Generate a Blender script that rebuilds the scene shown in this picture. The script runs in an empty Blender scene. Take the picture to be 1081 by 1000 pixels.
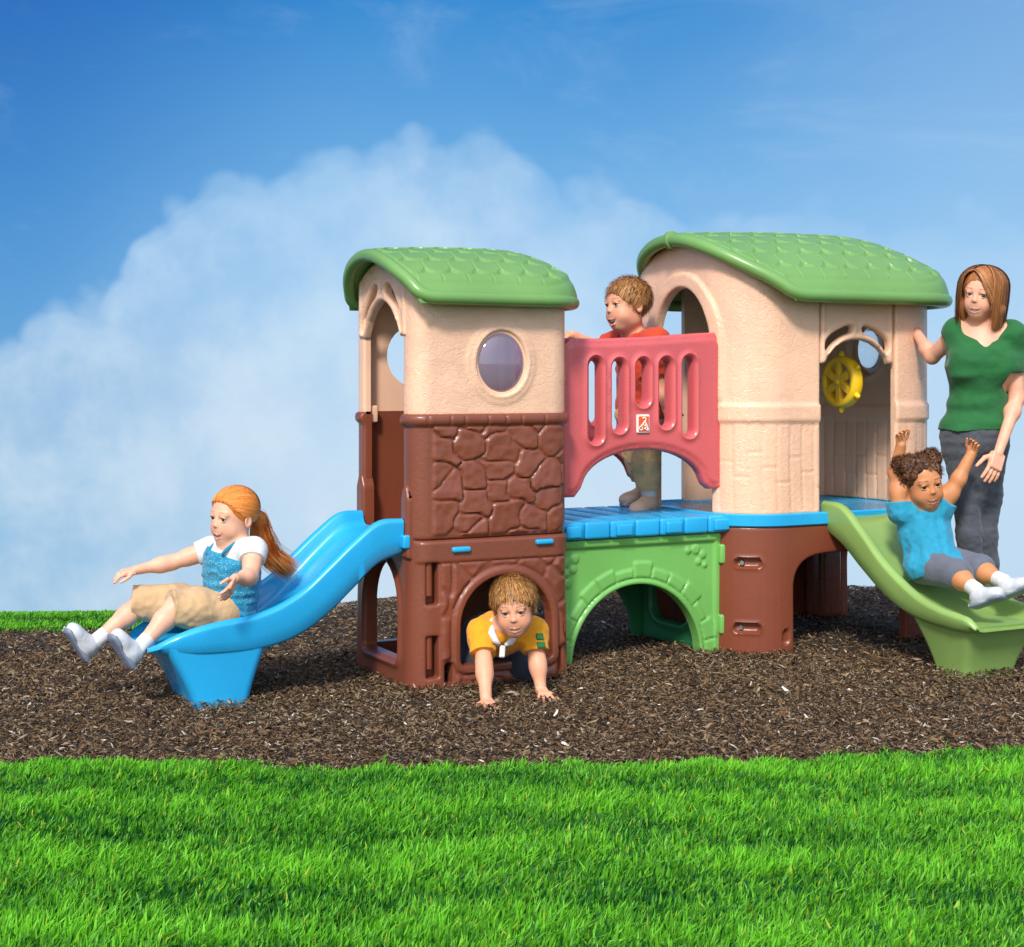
import bpy, math, random
import numpy as np
from mathutils import Vector, Matrix
from mathutils.geometry import delaunay_2d_cdt

# ------------------------------------------------------------------ camera, sky, sun
YAW = math.radians(27.5)          # the play set is built along the world axes, the camera looks across it
EYE = (-2.347, -5.318, 1.19)
scene = bpy.context.scene
cam_data = bpy.data.cameras.new("camera")
cam = bpy.data.objects.new("camera", cam_data)
scene.collection.objects.link(cam)
cam.location = EYE
cam.rotation_euler = (math.pi / 2, 0, -YAW)
cam_data.sensor_width = 36.0
cam_data.lens = 36.0 * 1613.0 / 1081.0
cam_data.shift_y = -100.0 / 1081.0
cam_data.clip_end = 500
scene.camera = cam
scene.render.resolution_x, scene.render.resolution_y = 1024, 947
scene.view_settings.view_transform = 'Standard'
scene.view_settings.look = 'None'
scene.view_settings.gamma = 1.0
scene.view_settings.exposure = 0.30

SUN_EL, SUN_AZ = math.radians(42), math.radians(-166)   # azimuth from the view direction, to the left and behind
def cam_dir(x, y, z):             # a direction given as right / ahead / up of the viewer
    c, s = math.cos(YAW), math.sin(YAW)
    return Vector((x * c + y * s, -x * s + y * c, z))
sd = cam_dir(math.sin(SUN_AZ) * math.cos(SUN_EL), math.cos(SUN_AZ) * math.cos(SUN_EL), math.sin(SUN_EL))
sun_l = bpy.data.lights.new("sun", 'SUN')
sun_l.energy = 3.0
sun_l.angle = math.radians(9)
sun_l.color = (1.0, 0.955, 0.89)
sun_o = bpy.data.objects.new("sun", sun_l)
scene.collection.objects.link(sun_o)
sun_o.rotation_euler = sd.to_track_quat('Z', 'Y').to_euler()

world = bpy.data.worlds.new("World")
scene.world = world
world.use_nodes = True
world.cycles.sampling_method = 'MANUAL'; world.cycles.sample_map_resolution = 256
class NT:
    """tiny node-tree writer"""
    def __init__(self, tree):
        self.t = tree
    def n(self, kind, ins=None, **props):
        nd = self.t.nodes.new(kind)
        for k, v in props.items():
            setattr(nd, k, v)
        for k, v in (ins or {}).items():
            s = nd.inputs[k]
            if isinstance(v, bpy.types.NodeSocket):
                self.t.links.new(v, s)
            else:
                s.default_value = v
        return nd
    def m(self, op, a, b=0.0, c=0.0, clamp=False):
        nd = self.t.nodes.new('ShaderNodeMath'); nd.operation = op; nd.use_clamp = clamp
        for i, v in enumerate((a, b, c)):
            if isinstance(v, bpy.types.NodeSocket): self.t.links.new(v, nd.inputs[i])
            else: nd.inputs[i].default_value = v
        return nd.outputs[0]
    def mix(self, f, a, b, mode='MIX'):
        nd = self.t.nodes.new('ShaderNodeMix'); nd.data_type = 'RGBA'; nd.blend_type = mode
        for s, v in ((nd.inputs[0], f), (nd.inputs[6], a), (nd.inputs[7], b)):
            if isinstance(v, bpy.types.NodeSocket): self.t.links.new(v, s)
            else: s.default_value = v
        return nd.outputs[2]
    def ramp(self, f, stops, interp='EASE'):
        nd = self.t.nodes.new('ShaderNodeValToRGB'); nd.color_ramp.interpolation = interp
        el = nd.color_ramp.elements
        while len(el) < len(stops): el.new(0.5)
        for e, (p, c) in zip(el, stops):
            e.position = p; e.color = (*c, 1) if len(c) == 3 else c
        if isinstance(f, bpy.types.NodeSocket): self.t.links.new(f, nd.inputs[0])
        return nd.outputs[0]
def lin(r, g, b):
    f = lambda v: (v / 255 / 12.92) if v <= 10 else ((v / 255 + 0.055) / 1.055) ** 2.4
    return (f(r), f(g), f(b), 1)

w = NT(world.node_tree)
world.node_tree.nodes.clear()
tc = w.n('ShaderNodeTexCoord')
# turn the sky so that its Y axis is the direction the picture looks in
mp = w.n('ShaderNodeMapping', {'Vector': tc.outputs['Generated'], 'Rotation': (0, 0, YAW)})
sep = w.n('ShaderNodeSeparateXYZ', {'Vector': mp.outputs[0]})
yy = w.m('MAXIMUM', w.m('ABSOLUTE', sep.outputs[1]), 0.15)
az = w.m('DIVIDE', sep.outputs[0], yy)               # tangent of azimuth
hor = w.m('SQRT', w.m('ADD', w.m('MULTIPLY', sep.outputs[0], sep.outputs[0]), w.m('MULTIPLY', sep.outputs[1], sep.outputs[1])))
el = w.m('DIVIDE', sep.outputs[2], w.m('MAXIMUM', hor, 0.05))
# clear air: physical sky tints the whole, a gradient by elevation gives the deep blue
nish = w.n('ShaderNodeTexSky', sky_type='NISHITA', sun_disc=False, sun_elevation=SUN_EL,
           sun_rotation=YAW + SUN_AZ, altitude=200.0, air_density=1.0, dust_density=0.4, ozone_density=2.5)
n1 = w.n('ShaderNodeTexNoise', {'Vector': mp.outputs[0], 'Scale': 5.0, 'Detail': 5.0, 'Roughness': 0.55})
n2 = w.n('ShaderNodeTexNoise', {'Vector': mp.outputs[0], 'Scale': 17.0, 'Detail': 4.0, 'Roughness': 0.6})
el_soft = w.m('ADD', el, w.m('MULTIPLY', w.m('SUBTRACT', n1.outputs[0], 0.5), 0.05))
clear = w.ramp(w.m('MULTIPLY_ADD', el_soft, 2.0, 0.35), [
    (0.0, lin(196, 226, 247)), (0.22, lin(184, 216, 244)), (0.42, lin(139, 190, 235)),
    (0.62, lin(96, 164, 220)), (0.84, lin(36, 132, 204)), (1.0, lin(6, 108, 182))], 'LINEAR')
# deeper blue towards the left
clear = w.mix(w.ramp(w.m('MULTIPLY_ADD', az, -1.6, 0.0), [(0.1, (0, 0, 0)), (0.55, (1, 1, 1))]), clear, lin(112, 194, 228), 'MULTIPLY')
# paler, hazier air to the right
clear = w.mix(w.ramp(w.m('ADD', w.m('MULTIPLY', az, 2.2), w.m('MULTIPLY', n1.outputs[0], 0.4)), [(0.35, (0, 0, 0)), (0.95, (0.34, 0.34, 0.34))]), clear, lin(176, 210, 240))
# tall cloud bank: its top edge rises to a shoulder left of the middle
prof = [(0, 340), (80, 305), (130, 270), (165, 225), (215, 182), (300, 158), (350, 152), (450, 136), (540, 142), (600, 185), (700, 215), (1081, 235)]
shoulder = w.ramp(w.m('MULTIPLY_ADD', az, 1.4, 0.5), [((x - 540.5) / 1613 * 1.4 + .5, ((400 - y_) / 1613 * 4,) * 3) for x, y_ in prof], 'LINEAR')
puff = w.n('ShaderNodeTexVoronoi', {'Vector': mp.outputs[0], 'Scale': 26.0, 'Detail': 1.0}, feature='F1')
top = w.m('MULTIPLY', shoulder, 0.25)
top = w.m('ADD', top, w.m('MULTIPLY', w.m('SUBTRACT', n1.outputs[0], 0.5), 0.03))
top = w.m('ADD', top, w.m('MULTIPLY', w.m('SUBTRACT', 0.40, puff.outputs['Distance']), 0.030))
edge = w.m('SUBTRACT', top, el)
m1 = w.ramp(w.m('MULTIPLY_ADD', edge, 36.0, 0.38), [(0.0, (0, 0, 0)), (0.55, (0.75, 0.75, 0.75)), (1.0, (1, 1, 1))])
# the bank is thinner toward the right and inside its hollows
thin = w.ramp(w.m('ADD', w.m('MULTIPLY', az, 2.4), w.m('MULTIPLY', n1.outputs[0], 0.5)), [(0.15, (1, 1, 1)), (0.75, (0.5, 0.5, 0.5))])
wisps = w.ramp(n2.outputs[0], [(0.25, (0.45, 0.45, 0.45)), (0.75, (1, 1, 1))])
mask = w.m('MULTIPLY', w.m('MULTIPLY', m1, thin), wisps)
depth = w.ramp(w.m('MULTIPLY_ADD', el, 2.2, 0.42), [(0.0, lin(206, 226, 243)), (0.35, lin(204, 225, 244)), (0.7, lin(166, 203, 236)), (1.0, lin(142, 188, 230))], 'LINEAR')
bright = w.mix(w.ramp(n1.outputs[0], [(0.45, (0, 0, 0)), (0.7, (0.5, 0.5, 0.5))]), depth, lin(222, 235, 246))
sky = w.mix(w.m('MULTIPLY', mask, 0.85), clear, bright)
# thin high streaks
mp2 = w.n('ShaderNodeMapping', {'Vector': mp.outputs[0], 'Scale': (3.0, 3.0, 9.0)})
n3 = w.n('ShaderNodeTexNoise', {'Vector': mp2.outputs[0], 'Scale': 1.6, 'Detail': 5.0, 'Roughness': 0.65, 'Distortion': 0.6})
sky = w.mix(w.m('MULTIPLY', w.ramp(n3.outputs[0], [(0.5, (0, 0, 0)), (0.85, (1, 1, 1))]), 0.22), sky, lin(205, 225, 245))
# added fill light: sky brightened round the sun, behind the viewer
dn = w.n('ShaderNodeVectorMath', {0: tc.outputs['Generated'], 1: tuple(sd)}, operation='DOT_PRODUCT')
fill_glow = w.m('POWER', w.m('MAXIMUM', dn.outputs['Value'], 0.0), 1.6)
sky = w.mix(w.m('MULTIPLY', fill_glow, 0.75, clamp=True), sky, (1.0, 0.95, 0.88, 1))
bg1 = w.n('ShaderNodeBackground', {'Color': sky, 'Strength': w.m('MULTIPLY_ADD', fill_glow, 1.25, 0.78)})
bg2 = w.n('ShaderNodeBackground', {'Color': nish.outputs[0], 'Strength': 0.01})
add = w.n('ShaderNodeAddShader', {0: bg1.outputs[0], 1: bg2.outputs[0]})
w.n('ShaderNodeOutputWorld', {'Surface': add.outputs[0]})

# ------------------------------------------------------------------ small helpers
F = 1613.0
CY, SY = math.cos(YAW), math.sin(YAW)
def from_view(X, Y, Z=0.0):
    """a place given as metres right of / ahead of the viewer, and its height"""
    return np.array([EYE[0] + X * CY + Y * SY, EYE[1] - X * SY + Y * CY, Z])
def at(px, py, Y):
    """the point that stands Y metres ahead and shows at px, py of the photograph"""
    return from_view((px - 540.5) / F * Y, Y, EYE[2] + (400 - py) / F * Y)

COL = scene.collection
def empty(name, loc, label=None, cat=None, group=None, kind=None):
    o = bpy.data.objects.new(name, None); o.empty_display_size = 0.1
    COL.objects.link(o); o.location = tuple(loc)
    tag(o, label, cat, group, kind)
    return o
def tag(o, label=None, cat=None, group=None, kind=None):
    for k, v in (('label', label), ('category', cat), ('group', group), ('kind', kind)):
        if v: o[k] = v
    return o
def mesh_obj(name, V, faces, mat, parent=None, smooth=True, sharp=50, colors=None, recalc=False):
    """V: n x 3 world coordinates; faces: array m x k or a list of tuples"""
    me = bpy.data.meshes.new(name)
    V = np.asarray(V, dtype=np.float32)
    if isinstance(faces, np.ndarray):
        k = faces.shape[1]; flat = faces.astype(np.int32).ravel()
        counts = np.full(len(faces), k, dtype=np.int32)
    else:
        flat = np.array([i for f in faces for i in f], dtype=np.int32)
        counts = np.array([len(f) for f in faces], dtype=np.int32)
    me.vertices.add(len(V)); me.vertices.foreach_set('co', V.ravel())
    me.loops.add(len(flat)); me.loops.foreach_set('vertex_index', flat)
    me.polygons.add(len(counts))
    starts = np.concatenate([[0], np.cumsum(counts)[:-1]]).astype(np.int32)
    me.polygons.foreach_set('loop_start', starts)
    me.polygons.foreach_set('loop_total', counts)
    me.update(calc_edges=True); me.validate()
    if recalc:
        import bmesh
        bm = bmesh.new(); bm.from_mesh(me)
        bmesh.ops.recalc_face_normals(bm, faces=bm.faces)
        bm.to_mesh(me); bm.free()
    if smooth:
        me.shade_smooth()
        if sharp: me.set_sharp_from_angle(angle=math.radians(sharp))
    if colors is not None:
        at_ = me.color_attributes.new('Col', 'FLOAT_COLOR', 'POINT')
        c = np.ones((len(V), 4), dtype=np.float32); c[:, :3] = colors
        at_.data.foreach_set('color', c.ravel())
    for m in (mat if isinstance(mat, (list, tuple)) else [mat]): me.materials.append(m)
    o = bpy.data.objects.new(name, me); COL.objects.link(o)
    if parent is not None:
        o.parent = parent
        loc = parent.location if parent.parent is None else Vector((0, 0, 0))
        # parents are only moved, never turned: keep the mesh where it was given
        p = parent; off = Vector((0, 0, 0))
        while p is not None: off += p.location; p = p.parent
        o.location = (0, 0, 0)
        me.transform(Matrix.Translation(-off))
    return o
class MB:
    """collects simple solids into one mesh"""
    def __init__(self): self.V = []; self.Fc = []; self.n = 0
    def add(self, V, Fc):
        self.V.append(np.asarray(V, float)); self.Fc += [tuple(i + self.n for i in f) for f in Fc]; self.n += len(V)
    def loft(self, loops, cap=True):
        k = len(loops[0]); V = np.concatenate([np.asarray(l, float) for l in loops]); Fc = []
        for i in range(len(loops) - 1):
            for j in range(k):
                a, b = i * k + j, i * k + (j + 1) % k
                Fc.append((a, b, b + k, a + k))
        if cap:
            Fc.append(tuple(range(k - 1, -1, -1))); Fc.append(tuple((len(loops) - 1) * k + j for j in range(k)))
        self.add(V, Fc)
    def tube(self, pts, r, n=12, cap=True, closed=False):
        pts = [np.asarray(p, float) for p in pts]; loops = []
        m = len(pts); up = np.array([0.13, 0.21, 0.97])
        for i, p in enumerate(pts):
            if closed: t = pts[(i + 1) % m] - pts[i - 1]
            else: t = pts[min(i + 1, m - 1)] - pts[max(i - 1, 0)]
            t = t / (np.linalg.norm(t) + 1e-9)
            a = np.cross(t, up); a /= np.linalg.norm(a) + 1e-9; b = np.cross(t, a)
            rr = r[i] if hasattr(r, '__len__') else r
            th = np.arange(n) * 2 * math.pi / n
            loops.append(p + rr * (np.cos(th)[:, None] * a + np.sin(th)[:, None] * b))
        if closed: loops.append(loops[0]); cap = False
        self.loft(loops, cap)
    def rbox(self, c, size, r=0.01, ax=None, seg=4, taper=(1, 1)):
        """box with rounded vertical edges and rounded rims; ax: 3 axis vectors"""
        hx, hy, hz = [s / 2 for s in size]; r = min(r, hx * .98, hy * .98, hz * .98)
        A = np.eye(3) if ax is None else np.array(ax, float)
        loops = []
        prof = [(-hz, r)] + [(-hz + r - r * math.cos(t), r - r * math.sin(t)) for t in np.linspace(0, math.pi / 2, seg + 1)[1:]]
        prof = prof + [(-z, q) for z, q in prof[::-1]]
        for z, q in prof:
            f = (z + hz) / (2 * hz); tx = 1 + (taper[0] - 1) * f; ty = 1 + (taper[1] - 1) * f
            lp = []
            for cx, cy, a0 in ((1, 1, 0), (-1, 1, 90), (-1, -1, 180), (1, -1, 270)):
                for a in np.linspace(0, 90, seg + 1):
                    t = math.radians(a0 + a)
                    x = cx * (hx * tx - r) + (r - q) * math.cos(t); y = cy * (hy * ty - r) + (r - q) * math.sin(t)
                    lp.append(np.array(c) + x * A[0] + y * A[1] + z * A[2])
            loops.append(lp)
        self.loft(loops)
    def disc(self, c, axis, r, h, n=24, bev=0.3):
        """a button: short cylinder with a soft front rim, growing from c along axis"""
        axis = np.array(axis, float); axis /= np.linalg.norm(axis)
        t = np.array([0, 0, 1.0]) if abs(axis[2]) < .9 else np.array([1.0, 0, 0])
        a = np.cross(axis, t); a /= np.linalg.norm(a); b = np.cross(axis, a)
        th = np.arange(n) * 2 * math.pi / n; ring = np.cos(th)[:, None] * a + np.sin(th)[:, None] * b
        c = np.array(c, float)
        self.loft([c + ring * r, c + ring * r + axis * h * (1 - bev), c + ring * (r * .93) + axis * h * (1 - bev * .4), c + ring * r * .8 + axis * h])
    def build(self, name, mat, parent=None, **kw):
        kw.setdefault('recalc', True)
        return mesh_obj(name, np.concatenate(self.V), self.Fc, mat, parent, **kw)

def vnoise(P, freq, seed=0):
    """smooth value noise in -1..1 for n x 3 points"""
    P = np.asarray(P, np.float64) * freq + seed * 17.31
    i = np.floor(P).astype(np.int64); f = P - i; f = f * f * (3 - 2 * f)
    def h(ix, iy, iz):
        n = (ix * 73856093) ^ (iy * 19349663) ^ (iz * 83492791) ^ (seed * 2654435)
        n = (n ^ (n >> 13)) * 1274126177; n = n ^ (n >> 16)
        return (n & 0xffff) / 32767.5 - 1.0
    out = 0
    for dx in (0, 1):
        for dy in (0, 1):
            for dz in (0, 1):
                wgt = (f[..., 0] if dx else 1 - f[..., 0]) * (f[..., 1] if dy else 1 - f[..., 1]) * (f[..., 2] if dz else 1 - f[..., 2])
                out = out + wgt * h(i[..., 0] + dx, i[..., 1] + dy, i[..., 2] + dz)
    return out

# ------------------------------------------------------------------ materials
def new_mat(name):
    m = bpy.data.materials.new(name); m.use_nodes = True; m.node_tree.nodes.clear()
    return m, NT(m.node_tree)
def plastic(name, rgb, rough=0.38, grain=0.15, scale=160, vary=0.06, sub=0.0, swirl=0.0, streak=False):
    """moulded polyethylene: fine orange-peel grain, faint tone drift; swirl adds moulded plaster strokes"""
    m, t = new_mat(name)
    co = t.n('ShaderNodeNewGeometry').outputs['Position']
    a = t.n('ShaderNodeTexNoise', {'Vector': co, 'Scale': 3.0, 'Detail': 4.0}).outputs[0]
    g = t.n('ShaderNodeTexNoise', {'Vector': co, 'Scale': float(scale), 'Detail': 3.0}).outputs[0]
    c1 = tuple(v * (1 - vary) for v in rgb) + (1,); c2 = tuple(min(1, v * (1 + vary)) for v in rgb) + (1,)
    col = t.mix(t.ramp(a, [(0.35, (0, 0, 0)), (0.65, (1, 1, 1))]), c1, c2)
    # dust and scuffs
    s = t.n('ShaderNodeTexNoise', {'Vector': co, 'Scale': 22.0, 'Detail': 8.0, 'Roughness': 0.7}).outputs[0]
    rr = t.m('ADD', t.m('MULTIPLY', s, 0.25), rough - 0.12)
    bump = t.n('ShaderNodeBump', {'Height': g, 'Strength': grain, 'Distance': 0.002})
    if swirl:
        wv = t.n('ShaderNodeTexNoise', {'Vector': co, 'Scale': 9.0, 'Detail': 3.0}).outputs['Color']
        co2 = t.n('ShaderNodeVectorMath', {0: co, 1: t.n('ShaderNodeVectorMath', {0: wv, 'Scale': 0.16}, operation='SCALE').outputs[0]}, operation='ADD').outputs[0]
        st = t.n('ShaderNodeTexNoise', {'Vector': t.n('ShaderNodeMapping', {'Vector': co2, 'Scale': (1, 1, 2.6), 'Rotation': (0.5, 0.7, 0)}).outputs[0], 'Scale': 14.0, 'Detail': 4.0, 'Roughness': 0.6, 'Distortion': 1.4}).outputs[0]
        ridge = t.ramp(st, [(0.40, (0, 0, 0)), (0.5, (1, 1, 1)), (0.53, (0.35, 0.35, 0.35)), (0.7, (0.2, 0.2, 0.2))])
        bump = t.n('ShaderNodeBump', {'Height': ridge, 'Strength': swirl, 'Distance': 0.004, 'Normal': bump.outputs[0]})
    p = t.n('ShaderNodeBsdfPrincipled', {'Base Color': col, 'Roughness': rr, 'Normal': bump.outputs[0]})
    if sub:
        p.inputs['Subsurface Weight'].default_value = sub
        p.inputs['Subsurface Radius'].default_value = (0.01, 0.01, 0.01)
    t.n('ShaderNodeOutputMaterial', {'Surface': p.outputs[0]})
    return m
def cloth(name, rgb, rough=0.85, scale=900, pattern=None, vary=0.12, sheen=0.15):
    m, t = new_mat(name)
    co = t.n('ShaderNodeTexCoord').outputs['Object']
    a = t.n('ShaderNodeTexNoise', {'Vector': co, 'Scale': 30.0, 'Detail': 5.0}).outputs[0]
    g = t.n('ShaderNodeTexNoise', {'Vector': co, 'Scale': float(scale), 'Detail': 2.0}).outputs[0]
    col = t.mix(a, tuple(v * (1 - vary) for v in rgb) + (1,), tuple(min(1, v * (1 + vary)) for v in rgb) + (1,))
    if pattern:
        v = t.n('ShaderNodeTexVoronoi', {'Vector': co, 'Scale': pattern[1]}).outputs['Distance']
        col = t.mix(t.m('MULTIPLY', t.m('LESS_THAN', v, pattern[2]), pattern[3]), col, (*pattern[0], 1))
    b0 = t.n('ShaderNodeTexNoise', {'Vector': co, 'Scale': 28.0, 'Detail': 3.0, 'Distortion': 1.2}).outputs[0]
    b = t.n('ShaderNodeBump', {'Height': b0, 'Strength': 0.35, 'Distance': 0.008})
    b = t.n('ShaderNodeBump', {'Height': g, 'Strength': 0.4, 'Distance': 0.001, 'Normal': b.outputs[0]})
    p = t.n('ShaderNodeBsdfPrincipled', {'Base Color': col, 'Roughness': rough, 'Normal': b.outputs[0], 'Sheen Weight': sheen})
    t.n('ShaderNodeOutputMaterial', {'Surface': p.outputs[0]})
    return m
def attr_mat(name, rough=0.5, sss=0.0, mult=1.0, bump=0.1, bscale=400, spec=0.4):
    """colour from the mesh's own colour attribute"""
    m, t = new_mat(name)
    c = t.n('ShaderNodeAttribute', attribute_name='Col').outputs['Color']
    co = t.n('ShaderNodeNewGeometry').outputs['Position']
    a = t.n('ShaderNodeTexNoise', {'Vector': co, 'Scale': 25.0, 'Detail': 4.0}).outputs[0]
    c = t.mix(1.0, c, t.ramp(a, [(0.3, (0.9, 0.87, 0.86)), (0.7, (1.0, 1.0, 1.0))]), 'MULTIPLY')
    g = t.n('ShaderNodeTexNoise', {'Vector': co, 'Scale': float(bscale), 'Detail': 2.0}).outputs[0]
    b = t.n('ShaderNodeBump', {'Height': g, 'Strength': bump, 'Distance': 0.001})
    p = t.n('ShaderNodeBsdfPrincipled', {'Base Color': c, 'Roughness': rough, 'Normal': b.outputs[0], 'Specular IOR Level': spec})
    if sss:
        p.inputs['Subsurface Weight'].default_value = sss
        p.inputs['Subsurface Radius'].default_value = (0.012, 0.005, 0.003)
        p.inputs['Subsurface Scale'].default_value = 0.6
    t.n('ShaderNodeOutputMaterial', {'Surface': p.outputs[0]})
    return m
def clear_dome(name, tint):
    m, t = new_mat(name)
    p = t.n('ShaderNodeBsdfPrincipled', {'Base Color': tint, 'Roughness': 0.03, 'Transmission Weight': 0.0})
    tr = t.n('ShaderNodeBsdfTransparent', {'Color': tint})
    fr = t.n('ShaderNodeFresnel', {'IOR': 1.55})
    f = t.m('ADD', t.m('MULTIPLY', fr.outputs[0], 0.9), 0.04, clamp=True)
    gl = t.n('ShaderNodeBsdfGlossy', {'Color': (0.95, 0.95, 1.0, 1), 'Roughness': 0.03})
    df = t.n('ShaderNodeBsdfDiffuse', {'Color': (tint[0] * .86, tint[1] * .80, tint[2] * .92, 1)})
    hz = t.n('ShaderNodeMixShader', {0: 0.20, 1: tr.outputs[0], 2: df.outputs[0]})
    mx = t.n('ShaderNodeMixShader', {0: f, 1: hz.outputs[0], 2: gl.outputs[0]})
    t.n('ShaderNodeOutputMaterial', {'Surface': mx.outputs[0]})
    return m
def L(r, g, b): return lin(r, g, b)[:3]
M = dict(
    beige=plastic('beige_plastic', L(236, 188, 156), 0.34, grain=0.08, swirl=0.38),
    beige_plain=plastic('beige_plastic_smooth', L(236, 188, 156), 0.36, grain=0.08),
    brown=plastic('brown_plastic', L(124, 65, 45), 0.29, grain=0.15, scale=120, vary=0.05),
    brown_stone=plastic('brown_stone_plastic', L(124, 67, 48), 0.32, grain=0.5, scale=70, vary=0.06),
    green=plastic('green_roof_plastic', L(108, 150, 80), 0.32, grain=0.05),
    green_panel=plastic('green_panel_plastic', L(112, 174, 86), 0.30, grain=0.2),
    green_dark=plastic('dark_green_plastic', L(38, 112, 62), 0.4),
    green_slide=plastic('green_slide_plastic', L(134, 166, 90), 0.33, grain=0.08),
    blue=plastic('blue_plastic', L(38, 162, 216), 0.26, grain=0.08),
    red=plastic('red_plastic', L(204, 92, 94), 0.27, grain=0.08),
    yellow=plastic('yellow_plastic', L(250, 200, 36), 0.34, grain=0.08),
    white=plastic('white_print', L(238, 236, 226), 0.45, grain=0.05),
    orange=plastic('orange_print', L(232, 84, 20), 0.45, grain=0.05),
    dome=clear_dome('clear_dome', (0.86, 0.76, 0.95, 1)),  # lavender tint stands in for a purple reflection on the dome
    dome_white=clear_dome('pale_dome', (0.95, 0.97, 1.0, 1)),
)
mt_, t_ = new_mat('zinc_bolt')
p_ = t_.n('ShaderNodeBsdfPrincipled', {'Base Color': (0.6, 0.6, 0.6, 1), 'Metallic': 1.0, 'Roughness': 0.3})
t_.n('ShaderNodeOutputMaterial', {'Surface': p_.outputs[0]}); M['metal'] = mt_
# ------------------------------------------------------------------ ground: the flat top of a low hill that falls away behind the play set
rng = np.random.default_rng(7)
def crest(X):
    """how far ahead of the viewer the hill starts to fall"""
    return np.interp(X, [-9, -2.6, -1.6, -0.95, -0.55, 0.2, 1.6, 2.6, 9], [7.4, 7.42, 7.5, 7.75, 8.05, 8.3, 8.55, 8.3, 8.1])
def height(X, Y):
    d = np.maximum(0, Y - crest(X) + 0.0)
    z = -np.where(d < 1.2, 0.5 * d * d * 0.35 / 1.2, 0.21 + (d - 1.2) * 0.35)
    P = np.stack([X, Y, 0 * X], -1)
    return z + 0.012 * vnoise(P, 1.3, 3) * np.clip((np.abs(Y - 6.2) - 1.3), 0, 1)
def front_edge(X):
    return 4.70 + 0.03 * np.sin(X * 5.1 + 1) + 0.015 * np.sin(X * 13) + .02 * np.sin(X * 31 + 2) + np.interp(X, [-3, -1.6, -0.3, 0.2, 0.8, 1.8, 3], [0.03, 0.02, -0.06, -0.07, 0.04, 0.16, 0.2])
def back_edge(X):
    return np.where(X < -1.35, 7.22 + 0.03 * np.sin(X * 9) + np.clip((X + 1.75) * 1.4, 0, 2), 11.0)
def is_mulch(X, Y):
    return (Y > front_edge(X)) & (Y < back_edge(X)) & (X > -7) & (X < 9)
xs = np.unique(np.concatenate([np.linspace(-60, -5, 12), np.linspace(-5, 6, 150), np.linspace(6, 60, 12)]))
ys = np.unique(np.concatenate([np.linspace(-40, 2, 10), np.linspace(2, 11, 130), np.linspace(11, 70, 16)]))
GX, GY = np.meshgrid(xs, ys)
Z = height(GX.ravel(), GY.ravel())
V = np.stack([EYE[0] + GX.ravel() * CY + GY.ravel() * SY, EYE[1] - GX.ravel() * SY + GY.ravel() * CY, Z - 0.004], -1)
nx = len(xs); ii = np.arange(len(ys) - 1)[:, None] * nx + np.arange(nx - 1)[None]
quads = np.stack([ii, ii + 1, ii + 1 + nx, ii + nx], -1).reshape(-1, 4)
soil, t = new_mat('soil_and_lawn')
co = t.n('ShaderNodeNewGeometry').outputs['Position']
nz = t.n('ShaderNodeTexNoise', {'Vector': co, 'Scale': 60.0, 'Detail': 6.0}).outputs[0]
dirt = t.mix(nz, (0.012, 0.008, 0.005, 1), (0.05, 0.032, 0.02, 1))
lawn = t.mix(nz, (0.012, 0.05, 0.004, 1), (0.04, 0.14, 0.01, 1))
sel = t.n('ShaderNodeAttribute', attribute_name='Col').outputs['Color']
b = t.n('ShaderNodeBump', {'Height': nz, 'Strength': 1.0, 'Distance': 0.02})
p = t.n('ShaderNodeBsdfPrincipled', {'Base Color': t.mix(sel, lawn, dirt), 'Roughness': 0.95, 'Normal': b.outputs[0]})
t.n('ShaderNodeOutputMaterial', {'Surface': p.outputs[0]})
msk = is_mulch(GX.ravel(), GY.ravel()).astype(float)
g = mesh_obj('ground', V, quads, soil, colors=np.repeat(msk[:, None], 3, 1), sharp=None)
tag(g, 'hilltop ground under the play set, soil in the middle and lawn around it', 'ground', kind='structure')

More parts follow.
